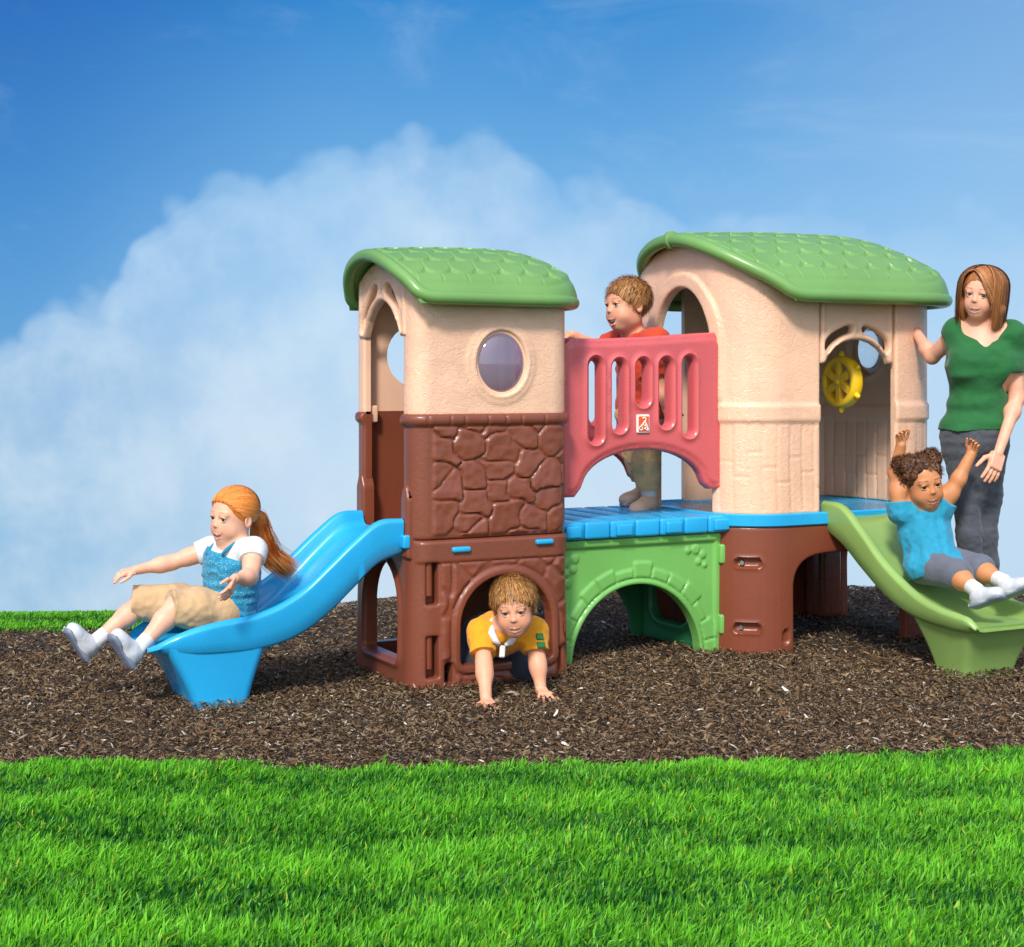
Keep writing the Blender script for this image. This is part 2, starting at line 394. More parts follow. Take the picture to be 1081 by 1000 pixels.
# wood mulch: every chip a small bent splinter, lying in a loose layer
def chips(n, Xr, Yr, size, zoff, seed):
    r = np.random.default_rng(seed)
    X = r.uniform(*Xr, n); Y = r.uniform(*Yr, n)
    keep = is_mulch(X, Y + r.normal(0, .02, n)) & (Y < crest(X) + 1.1) & ((seed != 4) | (X < -2.6) | (X > 3.4))
    X, Y = X[keep], Y[keep]; n = len(X)
    z = height(X, Y) + zoff + r.uniform(0, 0.012, n) + 0.007 * vnoise(np.stack([X, Y, 0 * X], -1), 5, 5)
    lx_, ly_ = EYE[0] + X * CY + Y * SY, EYE[1] - X * SY + Y * CY
    for a0, a1, b0, b1 in ((0, .7, 0, .6), (.715, .785, .12, .17), (1.43, 1.52, .12, .17), (1.5, 1.80, .0, .3), (2.44, 2.68, .02, .25), (2.35, 2.65, .7, .88), (-.81, -.62, .09, .41), (2.06, 2.32, -.77, -.59)):
        q = np.hypot(np.maximum(np.maximum(a0 - lx_, lx_ - a1), 0), np.maximum(np.maximum(b0 - ly_, ly_ - b1), 0)); z = z + .014 * np.exp(-(q / .05) ** 2) * (q > .002) * r.uniform(.3, 1.2, n)
    Ln = size * np.minimum(r.lognormal(0, .38, n), 2.0); Wd = Ln * r.uniform(.14, .40, n); Th = Wd * r.uniform(.15, .5, n)
    yaw = r.uniform(0, 2 * math.pi, n); pit = r.normal(0, .35, n); rol = r.normal(0, .6, n)
    cy, sy = np.cos(yaw), np.sin(yaw); cp, sp = np.cos(pit), np.sin(pit)
    ax = np.stack([cy * cp, sy * cp, sp], -1)
    side = np.stack([-sy, cy, 0 * cy], -1); up = np.cross(ax, side)
    cr, sr = np.cos(rol)[:, None], np.sin(rol)[:, None]
    s2 = side * cr + up * sr; u2 = np.cross(ax, s2)
    P0 = np.stack([EYE[0] + X * CY + Y * SY, EYE[1] - X * SY + Y * CY, z], -1)
    Lh, Wh = (Ln / 2)[:, None], (Wd / 2)[:, None]; T = Th[:, None]; bend = (Ln * r.normal(0, .12, n))[:, None]
    e1 = r.uniform(.2, 1, (n, 1)); e2 = r.uniform(.2, 1, (n, 1))
    pts = [P0 - ax * Lh + s2 * Wh * e1 - u2 * bend, P0 - ax * Lh - s2 * Wh * e1 * .4 - u2 * bend,
           P0 + s2 * Wh, P0 - s2 * Wh,
           P0 + ax * Lh + s2 * Wh * e2 * .4 - u2 * bend, P0 + ax * Lh - s2 * Wh * e2 - u2 * bend,
           P0 + u2 * T + s2 * Wh * .3]
    V = np.stack(pts, 1).reshape(-1, 3)
    base = (np.arange(n) * 7)[:, None, None]
    fc = np.array([[0, 1, 6], [1, 3, 6], [3, 5, 6], [5, 4, 6], [4, 2, 6], [2, 0, 6]])[None] + base
    pal = np.array([L(102, 81, 55), L(74, 56, 37), L(124, 104, 76), L(116, 84, 56), L(48, 37, 29), L(150, 136, 116), L(196, 188, 174)])
    pr = np.array([.30, .24, .19, .07, .11, .08, .01])
    c = pal[r.choice(7, n, p=pr)] * r.uniform(.75, 1.25, (n, 1))
    return V, fc.reshape(-1, 3), np.repeat(c, 7, 0)
parts = [chips(170000, (-2.7, 3.6), (4.6, 6.6), 0.0145, 0.002, 1), chips(85000, (-3.4, 4.4), (6.4, 9.4), 0.0175, 0.002, 2),
         chips(9000, (-2.7, 3.6), (4.6, 7.0), 0.020, 0.010, 3), chips(14000, (-6, 8), (4.6, 9.4), 0.05, 0.002, 4)]
V = np.concatenate([q[0] for q in parts]); Fc = []; n0 = 0
for q in parts: Fc.append(q[1] + n0); n0 += len(q[0])
mul = mesh_obj('wood_mulch', V, np.concatenate(Fc), attr_mat('wood_chips', 0.8, bump=0.5, bscale=300, spec=0.25), smooth=False, colors=np.concatenate([q[2] for q in parts]))
tag(mul, 'loose brown wood chip mulch spread under and around the play set', 'mulch', kind='stuff')

# grass: every blade a bent tapering strip
def blades(n, Xr, Yr, keepf, hmean, seed, wid=0.0032):
    r = np.random.default_rng(seed)
    X = r.uniform(*Xr, n); Y = r.uniform(*Yr, n)
    k = keepf(X, Y + r.normal(0, .022, n)); X, Y = X[k], Y[k]; n = len(X)
    z = height(X, Y) - 0.002
    P2 = np.stack([X, Y, 0 * X], -1)
    big = vnoise(P2 * np.array([1, 2.4, 1]), 4.5, 11); fine = vnoise(P2 * np.array([1, 1.5, 1]), 24, 12)
    rows = np.sin(Y * 14 + 1.2 * vnoise(P2, 1.5, 13))
    hh = np.minimum(1, .55 + 3 * np.abs(front_edge(X) - Y)) * hmean * (1 + .24 * big + .30 * fine + .12 * rows) * r.uniform(.55, 1.25, n)
    lean_dir = r.normal(0, 1.0, n) + 0.5 * vnoise(P2, 9, 14) + 0.2
    lean = np.abs(r.normal(.35, .28, n))
    dx, dy = np.cos(lean_dir), np.sin(lean_dir)
    P = np.stack([EYE[0] + X * CY + Y * SY, EYE[1] - X * SY + Y * CY, z], -1)
    D = np.stack([dx * CY + dy * SY, -dx * SY + dy * CY, 0 * dx], -1)
    tw = r.normal(0, .9, n)
    Wv = np.stack([CY * np.cos(tw) + SY * np.sin(tw), -SY * np.cos(tw) + CY * np.sin(tw), 0 * tw], -1) * (wid * r.uniform(.6, 1.3, n))[:, None]
    H = hh[:, None]; up = np.array([0, 0, 1.0]); ln = lean[:, None]
    mid = P + up * H * .55 + D * H * ln * .3; tip = P + up * H * (1 - .25 * ln) + D * H * ln
    V = np.stack([P - Wv, P + Wv, mid + Wv * .85, mid - Wv * .85, tip], 1).reshape(-1, 3)
    base = (np.arange(n) * 5)[:, None, None]
    fc = (np.array([[0, 1, 2], [0, 2, 3], [3, 2, 4]])[None] + base).reshape(-1, 3)
    mixv = np.clip(.42 + .24 * big + .34 * fine + .16 * rows + r.normal(0, .30, n), 0, 1)[:, None]
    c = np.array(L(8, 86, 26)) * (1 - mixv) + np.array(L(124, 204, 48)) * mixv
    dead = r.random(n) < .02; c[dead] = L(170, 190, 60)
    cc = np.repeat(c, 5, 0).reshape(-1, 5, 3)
    cc[:, :2] *= .42; cc[:, 4] *= 1.2     # pale tips, darker roots
    return V, fc, cc.reshape(-1, 3)
front = lambda X, Y: Y < front_edge(X)
lawn_back = lambda X, Y: (Y > back_edge(X)) & (Y < crest(X) + .8)
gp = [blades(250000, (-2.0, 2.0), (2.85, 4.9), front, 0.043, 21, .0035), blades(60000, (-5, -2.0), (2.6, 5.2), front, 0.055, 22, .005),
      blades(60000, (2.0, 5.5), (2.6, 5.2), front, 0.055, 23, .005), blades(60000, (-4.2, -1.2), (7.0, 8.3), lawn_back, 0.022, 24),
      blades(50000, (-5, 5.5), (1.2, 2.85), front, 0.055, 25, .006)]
V = np.concatenate([q[0] for q in gp]); Fc = []; n0 = 0
for q in gp: Fc.append(q[1] + n0); n0 += len(q[0])
gm, t = new_mat('grass_blades')
c = t.n('ShaderNodeAttribute', attribute_name='Col').outputs['Color']
p = t.n('ShaderNodeBsdfPrincipled', {'Base Color': c, 'Roughness': 0.5, 'Specular IOR Level': 0.3})
tl = t.n('ShaderNodeBsdfTranslucent', {'Color': t.mix(1.0, c, (1.0, 1.1, 0.5, 1), 'MULTIPLY')})
t.n('ShaderNodeOutputMaterial', {'Surface': t.n('ShaderNodeMixShader', {0: 0.35, 1: p.outputs[0], 2: tl.outputs[0]}).outputs[0]})
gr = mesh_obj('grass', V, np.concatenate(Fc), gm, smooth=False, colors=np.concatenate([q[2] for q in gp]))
tag(gr, 'bright green mown lawn grass in front of and behind the mulch', 'grass', kind='stuff')
# ------------------------------------------------------------------ the play set: panels cut from outlines, wrapped along a plan path
def resample(poly, h, closed=True):
    P = np.asarray(poly, float); Q = np.vstack([P, P[:1]]) if closed else P
    out = []
    for a, b in zip(Q[:-1], Q[1:]):
        n = max(1, int(math.ceil(np.linalg.norm(b - a) / h)))
        for i in range(n): out.append(a + (b - a) * i / n)
    return np.array(out)
def seg_dist(P, poly, closed=True):
    Q = np.asarray(poly, float); A = Q; B = np.roll(Q, -1, 0)
    if not closed: A, B = Q[:-1], Q[1:]
    best = np.full(len(P), 1e9)
    for a, b in zip(A, B):
        ab = b - a; L2 = ab @ ab
        if L2 < 1e-14: continue
        t = np.clip(((P - a) @ ab) / L2, 0, 1)
        d = np.hypot(P[:, 0] - a[0] - t * ab[0], P[:, 1] - a[1] - t * ab[1])
        best = np.minimum(best, d)
    return best
def inside(P, poly):
    c = np.zeros(len(P), bool); Q = np.asarray(poly, float)
    for a, b in zip(Q, np.roll(Q, -1, 0)):
        if a[1] == b[1]: continue
        cond = (a[1] > P[:, 1]) != (b[1] > P[:, 1])
        c ^= cond & (P[:, 0] < (b[0] - a[0]) * (P[:, 1] - a[1]) / (b[1] - a[1]) + a[0])
    return c
def panel(name, mat, parent, outline, holes, fmap, thick=.03, h=.012, rnd=.012, relief=None, fback=None, sharp=60, rnd_poly=None):
    O = resample(outline, h * 1.0); Hs = [resample(q, h * .8) for q in holes]
    B = np.vstack([O] + Hs)
    rings = []
    for loop in [O] + Hs:
        n_ = np.roll(loop, -1, 0) - np.roll(loop, 1, 0); n_ /= np.linalg.norm(n_, axis=1)[:, None] + 1e-12
        nn = np.stack([-n_[:, 1], n_[:, 0]], -1)
        for f in (.06, .22, .5, .95):
            for sg in (1, -1): 
                Q = loop + nn * sg * rnd * f
                ok = inside(Q, O)
                for q in Hs: ok &= ~inside(Q, q)
                Q = Q[ok]
                if len(Q):
                    Q = Q[seg_dist(Q, O) > rnd * f * .85]
                    for q in Hs:
                        if len(Q): Q = Q[seg_dist(Q, q) > rnd * f * .85]
                rings.append(Q)
    lo, hi = O.min(0), O.max(0)
    gx, gy = np.meshgrid(np.arange(lo[0], hi[0] + h, h), np.arange(lo[1], hi[1] + h, h * .87))
    gx = gx + (np.arange(gx.shape[0])[:, None] % 2) * h / 2
    G = np.stack([gx.ravel(), gy.ravel()], -1)
    ok = inside(G, O)
    for q in Hs: ok &= ~inside(G, q)
    G = G[ok]; dO = seg_dist(G, O)
    for q in Hs: dO = np.minimum(dO, seg_dist(G, q))
    G = G[dO > rnd * 1.0 + h * .35]
    P = np.vstack([B] + [r for r in rings if len(r)] + [G])
    edges = []; n0 = 0
    for q in [O] + Hs:
        k = len(q); edges += [(n0 + i, n0 + (i + 1) % k) for i in range(k)]; n0 += k
    vs, es, fs, ov, oe, of = delaunay_2d_cdt([Vector(p) for p in P], edges, [], 0, 1e-6)
    P = np.array([(v.x, v.y) for v in vs]); T = np.array([f for f in fs if len(f) == 3], dtype=np.int64)
    C = P[T].mean(1); ok = inside(C, O)
    for q in Hs: ok &= ~inside(C, q)
    T = T[ok]
    ar = (P[T[:, 1], 0] - P[T[:, 0], 0]) * (P[T[:, 2], 1] - P[T[:, 0], 1]) - (P[T[:, 1], 1] - P[T[:, 0], 1]) * (P[T[:, 2], 0] - P[T[:, 0], 0])
    T[ar < 0] = T[ar < 0][:, ::-1]
    used = np.unique(T); re = -np.ones(len(P), np.int64); re[used] = np.arange(len(used)); P = P[used]; T = re[T]
    d = seg_dist(P, O) if rnd_poly is None else seg_dist(P, rnd_poly, False)
    dh = [seg_dist(P, q) for q in Hs]
    for q in dh: d = np.minimum(d, q)
    off = -rnd * (1 - np.sqrt(np.clip(1 - (1 - np.clip(d / rnd, 0, 1)) ** 2, 0, 1)))
    if relief is not None: off = off + relief(P[:, 0], P[:, 1], d, dh)
    V1 = fmap(P[:, 0], P[:, 1], off)
    V2 = (fback or (lambda a, b: fmap(a, b, np.full(len(a), -thick))))(P[:, 0], P[:, 1])
    n = len(P)
    E_ = np.concatenate([T[:, [0, 1]], T[:, [1, 2]], T[:, [2, 0]]])
    key = np.sort(E_, 1); _, inv, cnt = np.unique(key[:, 0] * n + key[:, 1], return_inverse=True, return_counts=True)
    be = E_[cnt[inv] == 1]
    side = np.concatenate([np.stack([be[:, 0], be[:, 1], be[:, 1] + n], -1)[:, ::-1], np.stack([be[:, 0], be[:, 1] + n, be[:, 0] + n], -1)[:, ::-1]])
    F_ = np.concatenate([T, T[:, ::-1] + n, side])
    return mesh_obj(name, np.vstack([V1, V2]), F_, mat, parent, sharp=sharp, recalc=True)
class Path:
    """plan path with rounded corners; outward is to the right of travel"""
    def __init__(self, pts, radii, closed=True):
        pts = [np.array(p, float) for p in pts]; out = []; n = len(pts)
        for i, p in enumerate(pts):
            r = radii[i]
            if not closed and i in (0, n - 1) or r <= 0: out.append(p); continue
            a = pts[i - 1] - p; b = pts[(i + 1) % n] - p; a /= np.linalg.norm(a); b /= np.linalg.norm(b)
            th = math.acos(np.clip(a @ b, -1, 1)); t = r / math.tan(th / 2)
            bis = (a + b) / np.linalg.norm(a + b); cc = p + bis * r / math.sin(th / 2)
            s, e = p + a * t, p + b * t; a0 = math.atan2(*(s - cc)[::-1]); a1 = math.atan2(*(e - cc)[::-1])
            da = (a1 - a0 + math.pi) % (2 * math.pi) - math.pi
            for k in range(13): q = a0 + da * k / 12; out.append(cc + r * np.array([math.cos(q), math.sin(q)]))
        if closed: out.append(out[0])
        Q = np.array(out); keep = np.concatenate([[True], np.linalg.norm(np.diff(Q, axis=0), axis=1) > 1e-7]); Q = Q[keep]
        S = np.concatenate([[0], np.cumsum(np.linalg.norm(np.diff(Q, axis=0), axis=1))])
        self.len = S[-1]; s = np.linspace(0, self.len, 1500)
        self.s = s; self.x = np.interp(s, S, Q[:, 0]); self.y = np.interp(s, S, Q[:, 1])
        tx, ty = np.gradient(self.x), np.gradient(self.y); l = np.hypot(tx, ty) + 1e-12
        k = np.ones(9) / 9; nx = np.convolve(np.pad(ty / l, 4, 'edge'), k, 'valid'); ny = np.convolve(np.pad(-tx / l, 4, 'edge'), k, 'valid')
        l = np.hypot(nx, ny); self.nx, self.ny = nx / l, ny / l
    def xy(self, s): return np.interp(s, self.s, self.x), np.interp(s, self.s, self.y)
    def map(self, s, z, off):
        x, y = self.xy(s); nx, ny = np.interp(s, self.s, self.nx), np.interp(s, self.s, self.ny)
        return np.stack([x + nx * off, y + ny * off, z], -1)
    def at(self, x, y): return float(self.s[np.argmin((self.x - x) ** 2 + (self.y - y) ** 2)])
def arch(cx, w, z0, zspring, ztop, n=18, r0=0.02):
    """opening outline with a semi-elliptic head and rounded lower corners"""
    P = []
    hw = w / 2
    for k in range(5): t = math.radians(180 + 90 * k / 4); P.append((cx - hw + r0 + r0 * math.cos(t), z0 + r0 + r0 * math.sin(t)))
    for k in range(5): t = math.radians(270 + 90 * k / 4); P.append((cx + hw - r0 + r0 * math.cos(t), z0 + r0 + r0 * math.sin(t)))
    for k in range(n + 1): t = math.pi * k / n; P.append((cx + hw * math.cos(t), zspring + (ztop - zspring) * math.sin(t)))
    return P
def oval(cx, cz, rx, rz, n=32): return [(cx + rx * math.cos(2 * math.pi * k / n), cz + rz * math.sin(2 * math.pi * k / n)) for k in range(n)]
def slot(cx, z0, z1, w):
    r = w / 2; P = [(cx + r * math.cos(t), z1 - r + r * math.sin(t)) for t in np.linspace(0, math.pi, 9)]
    return P + [(cx + r * math.cos(t), z0 + r + r * math.sin(t)) for t in np.linspace(math.pi, 2 * math.pi, 9)]
def rrect(x0, z0, x1, z1, r):
    P = []
    for cx, cz, a0 in ((x1 - r, z1 - r, 0), (x0 + r, z1 - r, 90), (x0 + r, z0 + r, 180), (x1 - r, z0 + r, 270)):
        for k in range(5): t = math.radians(a0 + 22.5 * k); P.append((cx + r * math.cos(t), cz + r * math.sin(t)))
    return P
def lip(d, a, c, wd): return a * np.exp(-((d - c) / wd) ** 2)
def sstep(e0, e1, x): t = np.clip((x - e0) / (e1 - e0), 0, 1); return t * t * (3 - 2 * t)
plane_y = lambda y0, s=-1: (lambda a, b, off: np.stack([a, y0 + s * off + 0 * a, b], -1))     # faces -y
plane_x = lambda x0, s=-1: (lambda a, b, off: np.stack([x0 + s * off + 0 * a, a, b], -1))     # faces -x

PS = empty('play_structure', (1.2, 0.4, 0.0), 'big moulded plastic playhouse climber with stone tower, bridge, two green roofs and two slides', 'play structure')

# ---- stone relief: warped cells of very uneven size with a deep joint between them
def stones(s, z, seed, cell=(.125, .105), joint=.009, depth=.008):
    r = np.random.default_rng(seed); w1 = vnoise(np.stack([s, z, 0 * s], -1), 11, seed); w2 = vnoise(np.stack([z, s, 0 * s], -1), 11, seed + 1)
    u = (s + .012 * w1) / cell[0]; v = (z + .012 * w2) / cell[1]
    nx_, ny_ = 40, 24; jit = r.uniform(-.42, .42, (nx_, ny_, 2)); wt = r.uniform(-.08, .08, (nx_, ny_)); hgt = r.uniform(0, .0035, (nx_, ny_))
    tl = r.normal(0, .004, (nx_, ny_, 2))
    iu, iv = np.floor(u).astype(int), np.floor(v).astype(int)
    D = []; Hh = []
    for a in (-2, -1, 0, 1, 2):
        for b in (-2, -1, 0, 1, 2):
            cu, cv = (iu + a) % nx_, (iv + b) % ny_
            du, dv = u - (iu + a + .5 + jit[cu, cv, 0]), v - (iv + b + .5 + jit[cu, cv, 1])
            dd = (np.abs(du) ** 8 + np.abs(dv) ** 8) ** (1 / 8) + wt[cu, cv]
            D.append(dd); Hh.append(hgt[cu, cv] + tl[cu, cv, 0] * du + tl[cu, cv, 1] * dv)
    D = np.array(D); o = np.argsort(D, 0)[:2]; d1 = np.take_along_axis(D, o[:1], 0)[0]; d2 = np.take_along_axis(D, o[1:2], 0)[0]
    hh = np.take_along_axis(np.array(Hh), o[:1], 0)[0]
    e = (d2 - d1) * cell[0] * .5
    rough = .0016 * vnoise(np.stack([s, z, 0 * s], -1), 45, seed + 4) + .002 * vnoise(np.stack([s, z, 0 * s], -1), 22, seed + 5)
    return sstep(joint * .25, joint * 1.15, e) * (depth + hh + rough)

# ================================================== left tower
TW, TD = .70, .60
tp = Path([(.35, TD), (0, TD), (0, 0), (TW, 0), (TW, TD)], [0, .05, .075, .10, .06])
sL0, sL1 = tp.at(0, .5), tp.at(0, .10)                 # left opening, far and near jamb
sF = lambda x: tp.at(x, 0.0)
sR0, sR1 = tp.at(TW, .13), tp.at(TW, .50)
def arch_band(s, z, dist, w=.035):                     # raised ring round an opening
    return .010 * (1 - sstep(w * .75, w, dist))
# ground storey
sc = tp.at(0, .30)
fa = arch(sF(.393), .40, .085, .235, .425)
la = arch(sc, .34, .10, .28, .47)
ra = arch(tp.at(TW, .31), .34, .05, .25, .43)
ba = arch(tp.len - .02, .02, .2, .22, .23)
bk = arch(.17, .26, .10, .28, .45, r0=.02)
clips = [rrect(sF(.078) - .024, .325, sF(.078) + .026, .485, .008), rrect(sF(.078) - .024, .045, sF(.078) + .026, .205, .008)]
notch = [rrect(sF(.145) - .016, .012, sF(.145) + .016, .10, .014), rrect(sF(.64) - .013, .012, sF(.64) + .013, .12, .012)]
def base_relief(s, z, d, dh):
    front = sstep(sF(.115), sF(.12), s) * (1 - sstep(sR0 - .12, sR0 - .10, s)) * (1 - sstep(.475, .482, z)) * sstep(.0, .01, z)
    a = dh[0]; o = stones(s, z, 4, (.12, .14), .008, .007) * front * sstep(.042, .048, a) * sstep(.012, .02, np.minimum.reduce(dh[4:]))
    o = o + .012 * (1 - sstep(.026, .034, a)) + lip(dh[1], .012, .018, .014) + lip(dh[2], .01, .018, .012)
    band = sstep(.482, .49, z) * (1 - sstep(.562, .57, z))
    return o + .007 * band * sstep(sL1 + .07, sL1 + .11, s) + .010 * (1 - z / .57)
panel('tower_base', M['brown_stone'], PS, [(0.02, 0), (tp.len - .02, 0), (tp.len - .02, .572), (0.02, .572)], [fa, la, ra, bk] + clips + notch, tp.map,
      thick=.045, h=.0075, rnd=.010, relief=base_relief)['label'] = 'brown ground storey of the stone tower with arched crawl openings'
# clip bars inside the two recesses and the blue tabs above them
m = MB()
for z0, z1 in ((.345, .49), (.065, .21)):
    x, y = .070, .022
    m.tube([(x, y, z0 + .015), (x, y, z1)], .016, 14)
    m.rbox((x + .02, y + .035, (z0 + z1) / 2 - .01), (.09, .012, .19), .004)
m.build('clip_bar', M['brown'], PS)
for x0 in (.155, .52):
    m = MB(); m.rbox((x0 + .04, -.010, .533 + .012 * (x0 > .3)), (.078, .026, .021), .008); m.build('deck_tab', M['blue'], PS)
m = MB(); m.rbox((-.013, .055, .567), (.03, .05, .052), .008); m.build('slide_latch', M['blue'], PS)
# middle storey, two shells either side of the openings
def mid_relief(s, z, d, dh):
    reg = sstep(sF(.075), sF(.088), s) * (1 - sstep(sR0 - .13, sR0 - .115, s)) * sstep(.585, .592, z) * (1 - sstep(1.0, 1.008, z))
    cap_ = .018 * np.sqrt(np.clip(1 - ((z - 1.032) / .024) ** 2, 0, 1))
    joint = np.minimum.reduce([np.abs(s - (sF(.06) + k * .082 + .012 * math.sin(k * 2.3))) for k in range(9)] + [s * 0 + 1])
    cap_ = cap_ * (1 - .35 * np.exp(-(joint / .004) ** 2) * (s > sF(.05)))
    return stones(s, z, 9, (.120, .098), .006, .007) * reg + cap_
SEAM = 1.050
near = lambda z0, z1: [(sL1, z0), (sR0, z0), (sR0, z1), (sL1, z1)]
panel('tower_wall', M['brown_stone'], PS, near(.574, 1.056), [], tp.map, thick=.035, h=.0065, rnd=.010, relief=mid_relief)['label'] = 'brown stone relief wall of the middle storey'
sh = [s for s in (sR1, tp.len)]
def cap_relief(s, z, d, dh): return .016 * np.sqrt(np.clip(1 - ((z - 1.032) / .024) ** 2, 0, 1))
panel('tower_wall', M['brown'], PS, [(0, .574), (sL0, .574), (sL0, 1.056), (0, 1.056)], [], tp.map, thick=.035, h=.016, rnd=.010, relief=cap_relief)
panel('tower_wall', M['brown'], PS, [(sR1, .574), (tp.len, .574), (tp.len, 1.056), (sR1, 1.056)], [], tp.map, thick=.035, h=.018, rnd=.010, relief=cap_relief)
for y0, y1, zt in ((.035, .10, .78), (.485, .56, .80)):      # pointed cheeks that carry the slide
    ym = (y0 + y1) / 2
    panel('slide_bracket', M['brown'], PS, [(y0, .50), (y1, .50), (y1, zt - .05), (ym + .012, zt), (ym - .012, zt), (y0, zt - .05)], [], plane_x(-.012), thick=.05, h=.012, rnd=.012)
m = MB(); m.rbox((TW / 2, TD / 2, .548), (TW - .07, TD - .07, .04), .02); m.build('tower_floor', M['brown'], PS)

# ---- left roof and the beige walls that reach up under it
def roof_height(x, y, P):
    t = np.abs((y - P['ym']) / P['hy']); g = np.clip(1 - t ** 2.0, 0, 1) ** .95
    u = np.clip((x - P['xe']) / (P['x1'] - P['xe']), 0, 1); e = np.clip(1 - u ** 2.4, 0, 1) ** .5
    u0 = np.clip((P['xr'] - x) / (P['xr'] - P['x0']), 0, 1)
    return P['h'] * g * e * (1 - .10 * u0 ** 2) 
RL = dict(ym=.285, hy=.362, x0=-.09, x1=.78, xe=.42, xr=.4, h=.186, zb=1.478, brim=.050, flare=.085, rc=.25, tr=.026, pw=.108, ph=.084, m=.030)
RR = dict(ym=.43, hy=.53, x0=1.43, x1=2.795, xe=2.25, xr=2.2, h=.275, zb=1.528, brim=.058, flare=.30, rc=.34, tr=.030, pw=.124, ph=.100, m=.036)
def gable_x(y, P): return P['x0'] + P['flare'] * np.abs((y - P['ym']) / P['hy']) ** 3.2
def roof(P, name='roof'):
    y0, y1 = P['ym'] - P['hy'], P['ym'] + P['hy']
    ys_ = np.linspace(y1, y0, 60); gab = [(gable_x(y, P), y) for y in ys_]
    rc = P['rc']; edge = []
    for k in range(15): t = math.radians(-90 + 90 * k / 14); edge.append((P['x1'] - rc + rc * math.cos(t), y0 + rc + rc * math.sin(t)))
    for k in range(15): t = math.radians(90 * k / 14); edge.append((P['x1'] - rc + rc * math.cos(t), y1 - rc + rc * math.sin(t)))
    outline = gab + edge; brim_line = [gab[-1]] + edge + [gab[0]]
    def ztop(x, y, d):
        b = P['brim'] * np.sqrt(np.clip(1 - (1 - np.clip(d / .035, 0, 1)) ** 2, 0, 1))
        return P['zb'] + b + roof_height(x, y, P) * sstep(-.03, .05, d) ** .6
    def shingles(x, y, d):
        # q runs down the slope from the ridge
        q = np.abs(y - P['ym']) * 1.12 + .004; pw, ph = P['pw'], P['ph']
        def e(j):
            f = np.abs(((x / pw + .5 * (j % 2)) % 1) - .5) * 2       # 0 at the tile middle, 1 at its sides
            return (j + 1) * ph - ph * .40 * f ** 3.0
        j0 = np.floor(q / ph); prev = e(j0 - 1)
        own = np.where(q < prev, j0 - 1, j0); bot = e(own); fr = 1 - (bot - q) / ph
        f = np.abs(((x / pw + .5 * (own % 2)) % 1) - .5) * 2
        edge_d = np.minimum((bot - q), (1 - f) * pw * .5 + np.where(fr < .35, .02, 0))
        hgt = (.0090 + .003 * np.clip(fr, 0, 1.1)) * sstep(0, .004, edge_d) + .0012 * np.exp(-((edge_d - .007) / .004) ** 2)
        gm_ = sstep(P['m'], P['m'] + .012, d) * sstep(P['m'] * .8, P['m'] * .8 + .01, x - gable_x(y, P))
        return hgt * gm_ - .004 * sstep(P['m'] - .012, P['m'], d) * sstep(P['m'] * .8 - .012, P['m'] * .8, x - gable_x(y, P))
    def fm(a, b, off): 
        Pt = np.stack([a, b], -1); d = seg_dist(Pt, brim_line, False)
        return np.stack([a, b, ztop(a, b, d) + off], -1)
    def fb(a, b):
        Pt = np.stack([a, b], -1); d = seg_dist(Pt, brim_line, False); z = ztop(a, b, d)
        return np.stack([a, b, P['zb'] + np.maximum(0, z - .03 - P['zb'])], -1)
    def rel(a, b, d, dh): return shingles(a, b, seg_dist(np.stack([a, b], -1), brim_line, False))
    o = panel(name, M['green'], PS, outline, [], fm, h=.0066 if P is RR else .006, rnd=.004, relief=rel, fback=fb, sharp=55)
    # rolled trim along the open gable, carried on round the eaves
    pts = []
    for y in np.linspace(y1, y0, 60):
        dd = min(y - y0, y1 - y); x = gable_x(y, P); z = ztop(np.array([x]), np.array([y]), np.array([dd]))[0]
        pts.append((x + .012, y, max(z - P['tr'] * .75, P['zb'] + P['tr'] * .7)))
    for x, y in resample(edge, .03, False):
        pts.append((x - .012 * (x > P['x1'] - .1), y + (.012 if y < P['ym'] else -.012), P['zb'] + P['tr'] * .7))
    pts = resample(np.array(pts), .02); K = 7
    pts = sum(np.roll(pts, k, 0) for k in range(-K // 2 + 1, K // 2 + 1)) / len(range(-K // 2 + 1, K // 2 + 1))
    m = MB(); m.tube(list(pts), P['tr'], 14, closed=True); m.build('roof_trim', M['green'], o, sharp=None)
    return o
def roof_collar(P, o):
    y = P['ym'] - .01; x = gable_x(y, P); z = P['zb'] + P['brim'] + P['h'] * .9
    m = MB(); m.tube([(x + .014, y + k, z - P['tr'] * .75) for k in (-.016, -.012, .012, .016)], [P['tr'] * 1.1, P['tr'] * 1.32, P['tr'] * 1.32, P['tr'] * 1.1], 18); m.build('trim_collar', M['green'], o)
r1 = roof(RL); r1['label'] = 'small arched green shingle roof over the stone tower'
r2 = roof(RR); roof_collar(RR, r2); r2['label'] = 'large domed green shingle roof over the beige tower'
def under(x, y, P):                                   # height where walls meet the roof
    t = np.abs((y - P['ym']) / P['hy'])
    return np.maximum(P['zb'] + .012, P['zb'] + P['brim'] + roof_height(x, y, P) - .035)
def wall_top(path, s0, s1, P, n=60, flat=None):
    ss = np.linspace(s0, s1, n); x, y = path.xy(ss)
    z = under(x, y, P) if flat is None else np.full(n, flat)
    return [(a, b) for a, b in zip(ss, z)]
